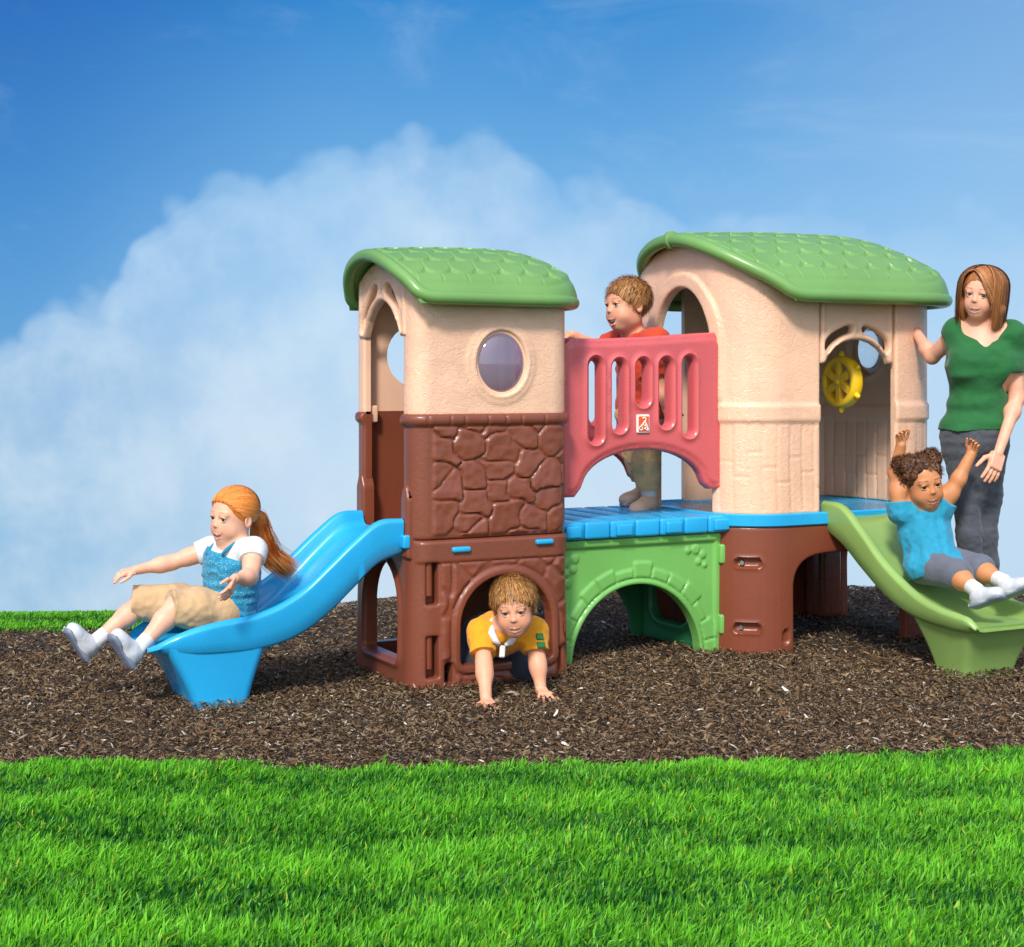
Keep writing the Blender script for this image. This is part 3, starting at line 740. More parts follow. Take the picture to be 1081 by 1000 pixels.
# beige upper storey with portholes
port = oval(sF(.375), 1.253, .107, .122)
def port_relief(s, z, d, dh):
    o = 0 * s
    if dh: o = lip(dh[0], .012, .013, .012) + lip(dh[0], .006, .036, .008)
    return o + .0012 * vnoise(np.stack([s, z, 0 * s], -1), 14, 3)
top1 = wall_top(tp, sL1 + .0, sR0, RL)
panel('tower_wall', M['beige'], PS, [(sL1, 1.046), (sR0, 1.046)] + top1[::-1], [port], tp.map, thick=.03, h=.010, rnd=.010, relief=port_relief)['label'] = 'beige upper wall with a round porthole'
s_bw = tp.at(.255, TD)
hole_b = oval(s_bw, 1.285, .125, .128)
top2 = wall_top(tp, 0, sL0, RL)
panel('tower_wall', M['beige_plain'], PS, [(0, 1.045), (sL0, 1.045)] + top2[::-1], [hole_b], tp.map, thick=.03, h=.016, rnd=.010, relief=lambda s, z, d, dh: lip(dh[0], .01, .015, .012))['label'] = 'beige back wall with a round hole'
top3 = wall_top(tp, sR1, tp.len, RL)
panel('tower_wall', M['beige_plain'], PS, [(sR1, 1.06), (tp.len, 1.06)] + top3[::-1], [], tp.map, thick=.03, h=.02, rnd=.010)
m = MB(); m.rbox((.045, .545, 1.045), (.05, .06, .07), .008); m.build('wall_clip', M['beige_plain'], PS)
# porthole: ring + blown dome
def porthole(c, n, ru, rz, u, tint, bulge=.035, frame_mat=None, r_=.011):
    c = np.array(c, float); n = np.array(n, float); u = np.array(u, float); zz = np.array([0, 0, 1.0])
    th = np.linspace(0, 2 * math.pi, 40, endpoint=False)
    m = MB(); m.tube([c + u * (ru + .002) * math.cos(t) + zz * (rz + .002) * math.sin(t) for t in th], r_, 10, closed=True)
    fr = m.build('window', frame_mat or M['beige_plain'], PS, sharp=None)
    loops = []
    for k in np.linspace(0, 1, 9)[:-1]:
        q = math.cos(k * math.pi / 2) * 1.0; hgt = math.sin(k * math.pi / 2) * bulge
        loops.append([c + u * ru * q * math.cos(t) + zz * rz * q * math.sin(t) + n * hgt for t in th])
    m = MB(); m.loft(loops, cap=False); m.V.append(np.array([c + n * bulge])); m.n += 1
    base = 7 * 40; m.Fc += [(base + j, base + (j + 1) % 40, m.n - 1) for j in range(40)]
    m.build('pane', tint, fr, sharp=None)
porthole((.375, .012, 1.253), (0, -1, 0), .104, .119, (1, 0, 0), M['dome'])
# arched valance over the slide opening
def valance(fm, c, hw, archp, slotp, ztopf):
    """archp: lower edge from foot to crown, slotp: the slanting slot, both as (share of half width, height)"""
    zf = archp[0][1]; out = [(c - hw, zf)] + [(c - hw * f, z) for f, z in archp] + [(c + hw * f, z) for f, z in archp[:-1][::-1]] + [(c + hw, zf)]
    for k in range(0, 21): a = c + hw - 2 * hw * k / 20; out.append((a, ztopf(a)))
    def soft(P):
        for _ in range(2): P = [q for a, b in zip(P, P[1:] + P[:1]) for q in ((a[0] * .75 + b[0] * .25, a[1] * .75 + b[1] * .25), (a[0] * .25 + b[0] * .75, a[1] * .25 + b[1] * .75))]
        return P
    hs = [soft([(c + sg * hw * f, z) for f, z in slotp]) for sg in (-1, 1)]
    return panel('valance', M['beige'], PS, out, hs, fm, thick=.03, h=.009, rnd=.010, relief=lambda a, b, d, dh: lip(d, .006, .014, .008))
valance(plane_x(-.006), .305, .235, [(.80, 1.355), (.74, 1.375), (.60, 1.425), (.42, 1.463), (.22, 1.488), (.08, 1.498), (0, 1.500)],
        [(.90, 1.375), (.86, 1.435), (.62, 1.505), (.34, 1.570), (.14, 1.560), (.18, 1.525), (.46, 1.492), (.66, 1.445), (.78, 1.375)], lambda a: float(under(np.array([0.0]), np.array([a]), RL)[0]) - .0)['label'] = 'small beige arch brace under the left roof'

# ================================================== bridge between the towers
BY = .150
xr = [(.742, .70), (.80, .70), (.83, .735)]
xr += [(1.137 + .30 * math.cos(t), .735 + .155 * math.sin(t)) for t in np.linspace(math.pi, 0, 22)[1:-1]]
xr += [(1.445, .735), (1.475, .712), (1.532, .712), (1.540, 1.35), (1.50, 1.392), (1.42, 1.388)]
xr += [(1.14, 1.368), (.90, 1.357), (.775, 1.358), (.742, 1.33)]
def px_to_x(px, y):
    a = (px - 540.5) / F; t = (y - EYE[1]) / (-a * SY + CY); return EYE[0] + t * (a * CY + SY)
slots_ = [(.890, .925, 1.275), (1.004, .970, 1.268), (1.122, 1.078, 1.272), (1.238, .985, 1.276), (1.356, .945, 1.285)]
sl_polys = [slot(x, z0, z1, .058) for x, z0, z1 in slots_]
def rail_relief(a, b, d, dh):
    o = -.008 * (1 - sstep(.022, .032, seg_dist(np.stack([a, b], -1), xr)))      # stepped border
    for q in dh: o = o + lip(q, .009, .014, .010)
    return o
for k, y_ in enumerate((BY, .74)):
    rail = panel('railing', M['red'], PS, xr, sl_polys, plane_y(y_), thick=.055, h=.010, rnd=.016, relief=rail_relief)
    rail['label'] = 'red bridge railing with five slots, ' + ('near side' if k == 0 else 'far side')
    if k == 0:
        lg = MB(); cx, cz = 1.120, 1.000
        lg.rbox((cx, BY - .004, cz), (.064, .078, .012), .010, ax=((1, 0, 0), (0, 0, 1), (0, -1, 0)))
        plate = lg.build('logo_plate', M['white'], rail)
        lg = MB(); lg.rbox((cx, BY - .0105, cz), (.051, .064, .005), .006, ax=((1, 0, 0), (0, 0, 1), (0, -1, 0))); lg.build('logo_field', M['orange'], plate)
        lg = MB(); yq = BY - .0145
        def stroke(pts, r): lg.tube([(cx + a, yq, cz + b) for a, b in pts], r, 6)
        stroke([(.000 + .009 * math.cos(t), .019 + .007 * math.sin(t)) for t in np.linspace(2.6, -.9, 8)] + [(-.004, .002), (-.016, -.010)], .0028)
        stroke([(-.016 + .008 * math.cos(t), -.018 + .008 * math.sin(t)) for t in np.linspace(0, 6.0, 12)], .0022)
        stroke([(.006, .008), (.013, -.006), (.019, -.022)], .003); stroke([(.008, -.014), (.000, -.019), (.016, -.027), (.021, -.024)], .0024)
        stroke([(-.006, -.004), (.004, -.008), (.010, -.004)], .0024)
        lg.build('logo_mark', M['white'], plate)
for x_, z_ in ((.725, 1.26), (.725, .95), (1.553, .93), (1.553, 1.33)):
    m = MB(); m.rbox((x_, BY + .028, z_), (.05, .035, .06), .008); m.build('railing_tab', M['red'], PS)
m = MB()
BX0, BX1, BY0, BY1 = .705, 1.565, .125, .79
nb = 7; bw = (BX1 - BX0) / nb
for k in range(nb):
    m.rbox((BX0 + bw * (k + .5), (BY0 + BY1) / 2, .562), (bw - .0035, BY1 - BY0, .072), .012)
    if k % 2 == 0: m.rbox((BX0 + bw * (k + .5), BY0 - .002, .560), (bw * .62, .03, .05), .008)
m.rbox(((BX0 + BX1) / 2, (BY0 + BY1) / 2, .545), (BX1 - BX0 - .02, BY1 - BY0 - .03, .04), .01)
m.build('bridge_deck', M['blue'], PS)['label'] = 'blue plank deck of the bridge'
# green arch panel, front and back
g_out = [(.715, 0.0), (.785, 0.0)] + [(1.103 + .318 * math.cos(t), .0 + .322 * math.sin(t)) for t in np.linspace(math.pi, 0, 40)[1:-1]] + [(1.425, 0.0), (1.525, 0.0), (1.525, .522), (.715, .522)]
bub = [(.755, .43, .022), (.79, .40, .018), (.76, .385, .016), (.80, .445, .02), (.765, .345, .022), (1.40, .455, .024), (1.36, .45, .016), (1.435, .43, .018), (1.415, .40, .016), (1.445, .385, .014)]
def g_relief(a, b, d, dh):
    r = np.hypot((a - 1.103) / .318, b / .322); rr = (r - 1) * .32; th = np.arctan2(b, (a - 1.103))
    o = .010 * (1 - sstep(.016, .022, rr))                                    # bead round the arch
    k = (th / math.pi * 13 + .3) ; f = np.abs((k % 1) - .5) * 2; idx = np.floor(k)
    outer = .082 + .016 * np.sin(idx * 2.4); e = np.minimum.reduce([(1 - f) * .5 * math.pi * (.32 + rr) / 13, rr - .026, outer - rr])
    o = o + .008 * sstep(0, .007, e)
    for cx, cz, q in bub:
        dd = np.hypot(a - cx, b - cz); o = o + .008 * sstep(q, q * .7, dd)
    o = o + .016 * sstep(.484, .492, b)                                        # ledge
    o = o + .010 * sstep(1.492, 1.497, a) * (b < .485)
    return o
panel('arch_panel', M['green_panel'], PS, g_out, [], plane_y(.165), thick=.05, h=.0075, rnd=.009, relief=g_relief)['label'] = 'green arched panel with moulded bricks under the bridge'
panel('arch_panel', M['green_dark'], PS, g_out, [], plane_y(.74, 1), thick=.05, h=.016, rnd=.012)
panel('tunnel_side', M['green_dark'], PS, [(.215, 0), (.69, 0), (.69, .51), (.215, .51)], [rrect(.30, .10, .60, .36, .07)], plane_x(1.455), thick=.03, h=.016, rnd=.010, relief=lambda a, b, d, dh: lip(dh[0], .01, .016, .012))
for z_ in (.43, .125):
    m = MB(); m.rbox((1.528, .155, z_), (.035, .045, .085), .010); m.build('hinge_clip', M['green_panel'], PS)

# ================================================== right tower
X0, X1, YF, YB = 1.50, 2.70, 0.0, .88
rp = Path([(2.1, YB), (X0, YB), (X0, YF), (X1, YF), (X1, YB)], [0, .16, .26, .25, .16])
sf2 = lambda x: rp.at(x, YF)
sl2 = lambda y: rp.at(X0, y)
sr2 = lambda y: rp.at(X1, y)
o0, o1 = sf2(1.945), sf2(2.375)
g0, g1 = sl2(.64), sl2(.20)                      # bridge opening on the left side, far and near jamb
def band_relief(s, z, d, dh):
    o = .010 * sstep(1.0, 1.008, z) * (1 - sstep(1.075, 1.083, z))
    pl = (s * 1.0 + .004 * np.sin(z * 9)) / .066; f = np.abs(pl % 1 - .5) * 2
    o = o - .006 * np.exp(-((1 - f) / .10) ** 2) * (z < .995) * sstep(.612, .625, z) + .0035 * (z < .995) * vnoise(np.stack([np.floor(pl), 0 * s, 0 * s], -1), 1.7, 8)
    cut = (np.abs(z - (.70 + .18 * ((np.floor(pl) * .618) % 1))) < .0035) & (z < .99)
    return o - .004 * cut + .001 * vnoise(np.stack([s, z, 0 * s], -1), 14, 3) * (z > 1.08)
# near shell: from the bridge arch round the rounded corner to the front opening, crown of the arch included
ga_c = (g0 + g1) / 2; ga_hw = (g1 - g0) / 2 + .0
def arch_wall():
    s_end = o0
    s_start = rp.at(1.62, YB)
    pts = [(s_start, .60)]
    pts += [(g0, .60), (g0, 1.33)]
    for t in np.linspace(math.pi, 0, 26)[1:-1]: pts.append((ga_c + ga_hw * math.cos(t), 1.33 + .27 * math.sin(t)))
    pts += [(g1, 1.33), (g1, .60), (s_end, .60)]
    tops = wall_top(rp, s_start, s_end, RR, 90)
    return pts + tops[::-1]
aw = arch_wall(); inner_arch = [p for p in aw if g0 - 1e-6 <= p[0] <= g1 + 1e-6 and p[1] < 1.62][1:-1]
ia = [(g0, .9), (g0, 1.33)] + [(ga_c + ga_hw * math.cos(t), 1.33 + .27 * math.sin(t)) for t in np.linspace(math.pi, 0, 26)] + [(g1, 1.33), (g1, .9)]
def aw_relief(s, z, d, dh):
    da = seg_dist(np.stack([s, z], -1), ia, False)
    ring = .014 * (1 - sstep(.062, .07, da)) * sstep(1.05, 1.12, z)
    return band_relief(s, z, d, dh) + ring
panel('tower_wall', M['beige'], PS, aw, [], rp.map, thick=.035, h=.0095, rnd=.012, relief=aw_relief)['label'] = 'beige rounded corner wall with the bridge archway'
tops = wall_top(rp, o1, sr2(.74), RR, 60)
win = oval(sr2(.53), 1.335, .13, .13)
pan_s = lambda s, z, d, dh: band_relief(s, z, d, dh) + (lip(dh[0], .01, .015, .012) if dh else 0)
panel('tower_wall', M['beige'], PS, [(o1, .60), (sr2(.74), .60)] + tops[::-1], [win], rp.map, thick=.035, h=.012, rnd=.012, relief=pan_s)['label'] = 'beige right corner wall with a domed window'
# plank-faced lining on the inside of the right wall, the one the steering wheel is fixed to
def lining(a, b, off):
    return np.stack([X1 - .045 - off - .05 * np.clip((.3 - a) / .3, 0, 1) ** 2 - .03 * np.clip((a - .6) / .2, 0, 1) ** 2, a, b], -1)
def lining_relief(a, b, d, dh):
    pl = (a + .01 * np.sin(b * 6)) / .075; f = np.abs(pl % 1 - .5) * 2
    low = (b < 1.0)
    o = -.009 * np.exp(-((1 - f) / .11) ** 2) * low + .008 * sstep(.985, .995, b) * (1 - sstep(1.055, 1.065, b))
    return o + lip(dh[0], .012, .015, .012) - .005 * ((np.abs(b - (.72 + .1 * (np.floor(pl) % 2))) < .004) & low)
panel('inner_wall', M['beige_plain'], PS, [(.10, .60), (.84, .60), (.84, 1.56), (.10, 1.56)], [oval(.53, 1.335, .125, .125)], lining, thick=.02, h=.010, rnd=.010, relief=lining_relief)
porthole((X1 + .002, .53, 1.335), (1, 0, 0), .128, .128, (0, 1, 0), M['dome_white'], bulge=.07)
tops = wall_top(rp, 0, rp.at(1.62, YB) - .001, RR, 30)
panel('tower_wall', M['beige_plain'], PS, [(sr2(.745), .60), (rp.len, .60)] + wall_top(rp, sr2(.745), rp.len, RR, 30)[::-1], [], rp.map, thick=.035, h=.02, rnd=.012)
panel('tower_wall', M['beige_plain'], PS, [(0, .60), (rp.at(1.80, YB), .60)] + wall_top(rp, 0, rp.at(1.80, YB), RR, 30)[::-1], [], rp.map, thick=.035, h=.02, rnd=.012)
valance(lambda a, b, off: np.stack([a, YF + .006 - off, b], -1), 2.16, .205, [(.88, 1.258), (.80, 1.290), (.62, 1.325), (.40, 1.350), (.18, 1.362), (0, 1.365)],
        [(.90, 1.325), (.84, 1.372), (.50, 1.412), (.15, 1.432), (.12, 1.395), (.40, 1.380), (.70, 1.335), (.80, 1.300)], lambda a: 1.548)['label'] = 'wide beige arch brace over the front opening'
# blue deck whose rim shows all round
ring = np.stack([rp.x[::12], rp.y[::12]], -1)
def deck_pt(z, off): return np.stack([rp.x[::12] + rp.nx[::12] * off, rp.y[::12] + rp.ny[::12] * off, np.full(len(rp.x[::12]), z)], -1)
m = MB(); m.loft([deck_pt(.551, -.02), deck_pt(.551, .006), deck_pt(.556, .011), deck_pt(.600, .011), deck_pt(.606, .005), deck_pt(.606, -.03), deck_pt(.598, -.04)])
m.build('tower_deck', M['blue'], PS, sharp=40)['label'] = 'blue deck of the beige tower'
# brown leg storey with an arch on each side
def leg_arch(s0, s1, zt, e=.12):
    c, hw = (s0 + s1) / 2, (s1 - s0) / 2
    return [(s0, 0.0)] + [(c + hw * np.sign(math.cos(t)) * abs(math.cos(t)) ** .45, zt * .62 + zt * .38 * math.sin(t) ** .8) for t in np.linspace(math.pi, 0, 30)] + [(s1, 0.0)]
cuts = [leg_arch(rp.at(1.70, YB), sl2(.80), .40), leg_arch(sl2(.66), sl2(.24), .45), leg_arch(sf2(1.80), sf2(2.43), .425), leg_arch(sr2(.22), sr2(.72), .42)]
out = [(.0, .42), ]
bot = []
for c_ in cuts: bot += c_
out = [(.002, .0)] + bot + [(rp.len - .30, 0.0), (rp.len - .28, .35), (rp.len - .22, .41), (rp.len - .002, .42), (rp.len - .002, .552), (.002, .552)]
out[0] = (.002, .40); out.insert(1, (.12, .40)); out.insert(2, (.20, .33)); out.insert(3, (.22, 0.0))
bs = [c for c in bot if c[0] > .24]
out = [(.002, .41), (.10, .40), (.16, .33), (.17, 0.0)] + [c for cc in cuts[1:] for c in cc] + [(rp.len - .30, 0.0), (rp.len - .29, .33), (rp.len - .22, .40), (rp.len - .002, .41), (rp.len - .002, .552), (.002, .552)]
sk = rp.at(1.60, .015)
holes = [slot(sk + .0, 0, 0, 0)] if False else []
def hslot(c, z, w, hgt):
    r = hgt / 2; P = [(c + w / 2 - r + r * math.cos(t), z + r * math.sin(t)) for t in np.linspace(-math.pi / 2, math.pi / 2, 9)]
    return P + [(c - w / 2 + r + r * math.cos(t), z + r * math.sin(t)) for t in np.linspace(math.pi / 2, 3 * math.pi / 2, 9)]
sa = rp.at(1.60, .04)
pockets = [(sa - .01, .395, .115, .04), (sa - .015, .115, .115, .04)]
def leg_relief(s, z, d, dh):
    o = .008 * (1 - z / .55)
    for c, zz, w_, h_ in pockets:
        dx = np.maximum(np.abs(s - c) - (w_ / 2 - h_ / 2), 0); q = np.hypot(dx, z - zz)
        o = o - .026 * (1 - sstep(h_ / 2 - .004, h_ / 2 + .003, q)) + lip(q, .003, h_ / 2 + .007, .004)
    q = np.hypot(np.maximum(np.abs(z - .075) - .018, 0), s - sf2(1.755)); o = o - .02 * (1 - sstep(.012, .017, q))
    q = np.hypot(np.maximum(np.abs(z - .075) - .018, 0), s - rp.at(2.58, .02)); o = o - .02 * (1 - sstep(.012, .017, q))
    return o
panel('tower_legs', M['brown'], PS, out, [], rp.map, thick=.04, h=.0085, rnd=.012, relief=leg_relief)['label'] = 'brown arched leg storey of the beige tower'
for c, zz, w_, h_ in pockets:
    p3 = rp.map(np.array([c - .028]), np.array([zz]), np.array([-.020]))[0]; q3 = rp.map(np.array([c - .028]), np.array([zz]), np.array([.0]))[0]
    m = MB(); m.disc(p3, q3 - p3, .011, .014, 16); m.build('bolt', M['metal'], PS)
# corner posts inside give the legs their closed, hollow-moulded look
for x_, y_ in ((2.60, .78), (1.60, .78)):
    m = MB(); m.rbox((x_ - .03, y_ - .03, .27), (.14, .14, .54), .03); m.build('leg', M['brown'], PS)
# far jamb seen under the railing: brown bracket with bolt
m = MB(); m.rbox((1.515, .70, .735), (.05, .10, .26), .02); m.disc((1.487, .70, .80), (-1, 0, 0), .045, .02, 24); br = m.build('bracket', M['brown'], PS)
m = MB(); m.disc((1.466, .70, .80), (-1, -.3, 0), .017, .012, 16); m.build('bolt', M['metal'], PS)
m = MB(); m.disc((1.466, .70, .955), (-1, -.3, 0), .013, .012, 16); m.build('bolt', M['metal'], PS)

# ---- steering wheel, facing the bridge side
wc = np.array([2.28, .262, 1.176]); ux = np.array([0, 1.0, 0]); uz = np.array([0, 0, 1.0]); un = np.array([-1.0, 0, 0])
R_ = .112
rim = MB()
rim_pts = lambda r, off: [wc + un * off + (ux * math.cos(t) + uz * math.sin(t)) * r for t in np.linspace(0, 2 * math.pi, 48, endpoint=False)]
loops = [rim_pts(.088, -.03), rim_pts(.086, .018), rim_pts(.092, .028), rim_pts(.112, .028), rim_pts(.120, .018), rim_pts(.122, -.02), rim_pts(.116, -.03)]
rim.loft(loops + [loops[0]], cap=False)
wheel = rim.build('steering_wheel', M['yellow'], PS, sharp=70)
for k in range(6):
    t = 2 * math.pi * k / 6 + math.pi / 6; d_ = ux * math.cos(t) + uz * math.sin(t)
    m = MB(); m.tube([wc + d_ * .112, wc + d_ * .128, wc + d_ * .139, wc + d_ * .144], [.015, .013, .012, .005], 10); m.build('handle', M['yellow'], wheel)
    m = MB(); sp = np.cross(un, d_); m.rbox(wc + d_ * .056 + un * .012, (.082, .036, .026), .007, ax=(d_, sp, un)); m.build('spoke', M['yellow'], wheel)
m = MB(); m.disc(wc - un * .01, un, .028, .036, 20); m.disc(wc + un * .024, un, .014, .012, 16); m.build('hub', M['yellow'], wheel)
m = MB(); m.tube([wc, wc + np.array([.07, .03, 0]), wc + np.array([.18, .42, 0]), wc + np.array([.16, .60, -.0])], .013, 12); m.build('axle', M['beige_plain'], wheel)

# ---- slides
def slide(name, mat, P0, fwd, side, stations, foot_b, foot_t, label, zfoot):
    """stations: along, rail top z, underside z, floor z, half width, rail radius"""
    S = np.array(stations, float); t0 = S[:, 0]; tt = np.linspace(t0[0], t0[-1], 90)
    def sm(col):
        # smooth interpolation (Catmull-Rom)
        y = S[:, col]; m_ = np.gradient(y, t0); out = []
        for t in tt:
            i = min(max(np.searchsorted(t0, t) - 1, 0), len(t0) - 2); hh = t0[i + 1] - t0[i]; u = (t - t0[i]) / hh
            out.append((2 * u**3 - 3 * u**2 + 1) * y[i] + (u**3 - 2 * u**2 + u) * hh * m_[i] + (-2 * u**3 + 3 * u**2) * y[i + 1] + (u**3 - u**2) * hh * m_[i + 1])
        return np.array(out)
    zt, zb, zf, hw, rr = [sm(k) for k in range(1, 6)]
    P0 = np.array(P0, float); fwd = np.array(fwd, float); side = np.array(side, float); loops = []
    for i, t in enumerate(tt):
        h_, r_ = hw[i], rr[i]; top = zt[i]; fl = min(zf[i], top - .008); b = zb[i]
        half = [(h_ * .80, b), (h_ - .022, b + .004), (h_ - .008, b + .018), (h_ - .003, b + (top - b) * .45), (h_ + .004, top - r_ * 1.25), (h_ + .003, top - r_ * .75)]
        half += [(h_ - r_ + r_ * math.cos(a) * 1.1, top - r_ + r_ * math.sin(a)) for a in np.linspace(.1, math.pi - .25, 8)]
        wi = h_ - 2.1 * r_
        for f in (.25, .5, .72, .88): half.append((wi * (1 - .10 * f - .16 * f ** 4), (top - r_) + (fl - top + r_) * math.sin(f * math.pi / 2)))
        half += [(wi * .66, fl), (wi * .33, fl - .002)]
        pts = half + [(0, fl - .003)] + [(-a, z) for a, z in half[::-1]]
        loops.append([P0 + fwd * t + side * a + np.array([0, 0, z]) for a, z in pts])
    m = MB(); m.loft(loops); o = m.build(name, mat, PS, sharp=48)
    o['label'] = label
    m = MB(); lp = []
    for f in np.linspace(0, 1, 8):
        q = f ** 1.3
        a0, a1, b0, b1 = [foot_b[i] + (foot_t[i] - foot_b[i]) * q for i in range(4)]
        z = zfoot * f; r = .035; L_ = []
        for cx, cy, s0 in ((a1 - r, b1 - r, 0), (a0 + r, b1 - r, 90), (a0 + r, b0 + r, 180), (a1 - r, b0 + r, 270)):
            for k in range(5): th = math.radians(s0 + 22.5 * k); L_.append(P0 + fwd * (cx + r * math.cos(th)) + side * (cy + r * math.sin(th)) + np.array([0, 0, z - .01]))
        lp.append(L_)
    m.loft(lp); m.build('foot', mat, o, sharp=48)
    return o
blue_st = [(.0, .655, .515, .60, .225, .018), (.10, .648, .480, .575, .225, .020), (.20, .578, .392, .495, .225, .021), (.30, .492, .305, .400, .225, .022),
           (.40, .408, .240, .310, .225, .022), (.50, .355, .205, .250, .226, .022), (.60, .326, .190, .222, .228, .022), (.72, .312, .188, .212, .230, .021),
           (.82, .292, .192, .212, .228, .020), (.90, .262, .198, .212, .212, .016), (.945, .236, .204, .210, .185, .012), (.965, .222, .208, .212, .150, .009)]
slide('blue_slide', M['blue'], (-.015, .285, 0), (-1, 0, 0), (0, -1, 0), blue_st, (.60, .80, -.13, .20), (.53, .915, -.175, .215), 'blue slide coming down from the stone tower', .235)
green_st = [(.0, .652, .520, .59, .215, .018), (.12, .642, .462, .565, .215, .020), (.25, .548, .368, .455, .216, .022), (.38, .438, .285, .345, .218, .022),
            (.50, .362, .232, .270, .220, .022), (.62, .306, .205, .232, .222, .022), (.74, .276, .195, .214, .224, .021), (.84, .264, .192, .210, .224, .020),
            (.89, .252, .196, .208, .218, .016), (.92, .226, .202, .208, .205, .010)]
slide('green_slide', M['green_slide'], (2.192, .03, 0), (0, -1, 0), (-1, 0, 0), green_st, (.62, .80, -.13, .14), (.54, .885, -.19, .195), 'green slide coming down from the beige tower', .225)
# ------------------------------------------------------------------ people: signed-distance bodies turned into one skin each
def vec(*a): return np.array(a, float)
def unit(a): a = np.asarray(a, float); return a / (np.linalg.norm(a) + 1e-12)
class SDF:
    def __init__(self, h): self.h = h; self.pr = []
    def cone(self, a, b, ra, rb, k=.015, op='u'): self.pr.append(('c', np.array(a, float), np.array(b, float), ra, rb, k, op)); return self
    def chain(self, pts, rs, k=.012):
        for i in range(len(pts) - 1): self.cone(pts[i], pts[i + 1], rs[i], rs[i + 1], k)
        return self
    def ell(self, c, r, R=None, k=.015, op='u'): self.pr.append(('e', np.array(c, float), np.array(r, float), np.eye(3) if R is None else np.array(R, float), 0, k, op)); return self
    def sph(self, c, r, k=.01, op='u'): return self.ell(c, (r, r, r), None, k, op)
    def box(self, c, r, R, rd, k=.01, op='u'): self.pr.append(('b', np.array(c, float), np.array(r, float), np.array(R, float), rd, k, op)); return self
    def cut(self, p, n): self.pr.append(('p', np.array(p, float), unit(n), 0, 0, 0, 'x')); return self    # removes what lies along n
    def noise(self, amp, freq, seed, stretch=(1, 1, 1), R=None): self.pr.append(('n', amp, freq, seed, np.array(stretch, float), R, 'n')); return self
    def cutlocal(self, p, n, rad): self.pr.append(('q', np.array(p, float), unit(n), rad, 0, 0, 'x')); return self
    def field(self):
        lo, hi = [], []
        for q in self.pr:
            if q[6] != 'u': continue
            if q[0] == 'c': r = max(q[3], q[4]); lo.append(np.minimum(q[1], q[2]) - r); hi.append(np.maximum(q[1], q[2]) + r)
            elif q[0] == 'e': r = max(q[2]); lo.append(q[1] - r); hi.append(q[1] + r)
            elif q[0] == 'b': r = np.linalg.norm(q[2]) + q[4]; lo.append(q[1] - r); hi.append(q[1] + r)
        h = self.h; lo = np.min(lo, 0) - 4 * h; hi = np.max(hi, 0) + 4 * h
        n = np.ceil((hi - lo) / h).astype(int) + 1; D = np.full(n, .03 + 0 * h, dtype=np.float32)
        ax = [lo[i] + h * np.arange(n[i]) for i in range(3)]
        def region(l, u):
            i0 = np.clip(np.floor((l - lo) / h).astype(int), 0, n - 1); i1 = np.clip(np.ceil((u - lo) / h).astype(int) + 1, 1, n)
            if (i1 <= i0).any(): return None
            sl = tuple(slice(a, b) for a, b in zip(i0, i1))
            X, Y, Z = np.meshgrid(*[ax[i][sl[i]] for i in range(3)], indexing='ij')
            return sl, np.stack([X, Y, Z], -1).astype(np.float32)
        for q in self.pr:
            kind, k, op = q[0], q[5], q[6]
            if kind == 'n':
                m = np.argwhere(np.abs(D) < 4 * h); P = lo + m * h; P2 = P if q[5] is None else P @ np.array(q[5], float).T
                D[m[:, 0], m[:, 1], m[:, 2]] += (q[1] * vnoise(P2 * q[4], q[2], q[3])).astype(np.float32); continue
            if kind == 'p':
                X, Y, Z = np.meshgrid(*ax, indexing='ij'); d = (X - q[1][0]) * q[2][0] + (Y - q[1][1]) * q[2][1] + (Z - q[1][2]) * q[2][2]
                D = np.maximum(D, d.astype(np.float32)); continue
            if kind == 'q':
                rg = region(q[1] - q[3], q[1] + q[3]); 
                if rg is None: continue
                sl, P = rg; d = (P - q[1]) @ q[2]; m = np.linalg.norm(P - q[1], axis=-1) < q[3]
                D[sl] = np.where(m, np.maximum(D[sl], d), D[sl]); continue
            if kind == 'c': r = max(q[3], q[4]) + k + 3 * h; rg = region(np.minimum(q[1], q[2]) - r, np.maximum(q[1], q[2]) + r)
            elif kind == 'e': r = max(q[2]) + k + 3 * h; rg = region(q[1] - r, q[1] + r)
            else: r = np.linalg.norm(q[2]) + q[4] + k + 3 * h; rg = region(q[1] - r, q[1] + r)
            if rg is None: continue
            sl, P = rg
            if kind == 'c':
                ab = q[2] - q[1]; t = np.clip(((P - q[1]) @ ab) / (ab @ ab + 1e-9), 0, 1); d = np.linalg.norm(P - q[1] - t[..., None] * ab, axis=-1) - (q[3] + (q[4] - q[3]) * t)
            elif kind == 'e':
                p = (P - q[1]) @ q[3].T; k0 = np.linalg.norm(p / q[2], axis=-1); k1 = np.linalg.norm(p / q[2] ** 2, axis=-1); d = k0 * (k0 - 1) / (k1 + 1e-9)
                d = np.where(k0 < 1e-3, -min(q[2]), d)
            else:
                p = np.abs((P - q[1]) @ q[3].T) - q[2]; d = np.linalg.norm(np.maximum(p, 0), axis=-1) + np.minimum(p.max(-1), 0) - q[4]
            E = D[sl]
            if op == 'u': hh = np.maximum(k - np.abs(E - d), 0) / k; D[sl] = np.minimum(E, d) - hh * hh * k * .25
            else: hh = np.maximum(k - np.abs(E + d), 0) / k; D[sl] = np.maximum(E, -d) + hh * hh * k * .25
        D[0] = D[-1] = .03; D[:, 0] = D[:, -1] = .03; D[:, :, 0] = D[:, :, -1] = .03
        return D, lo
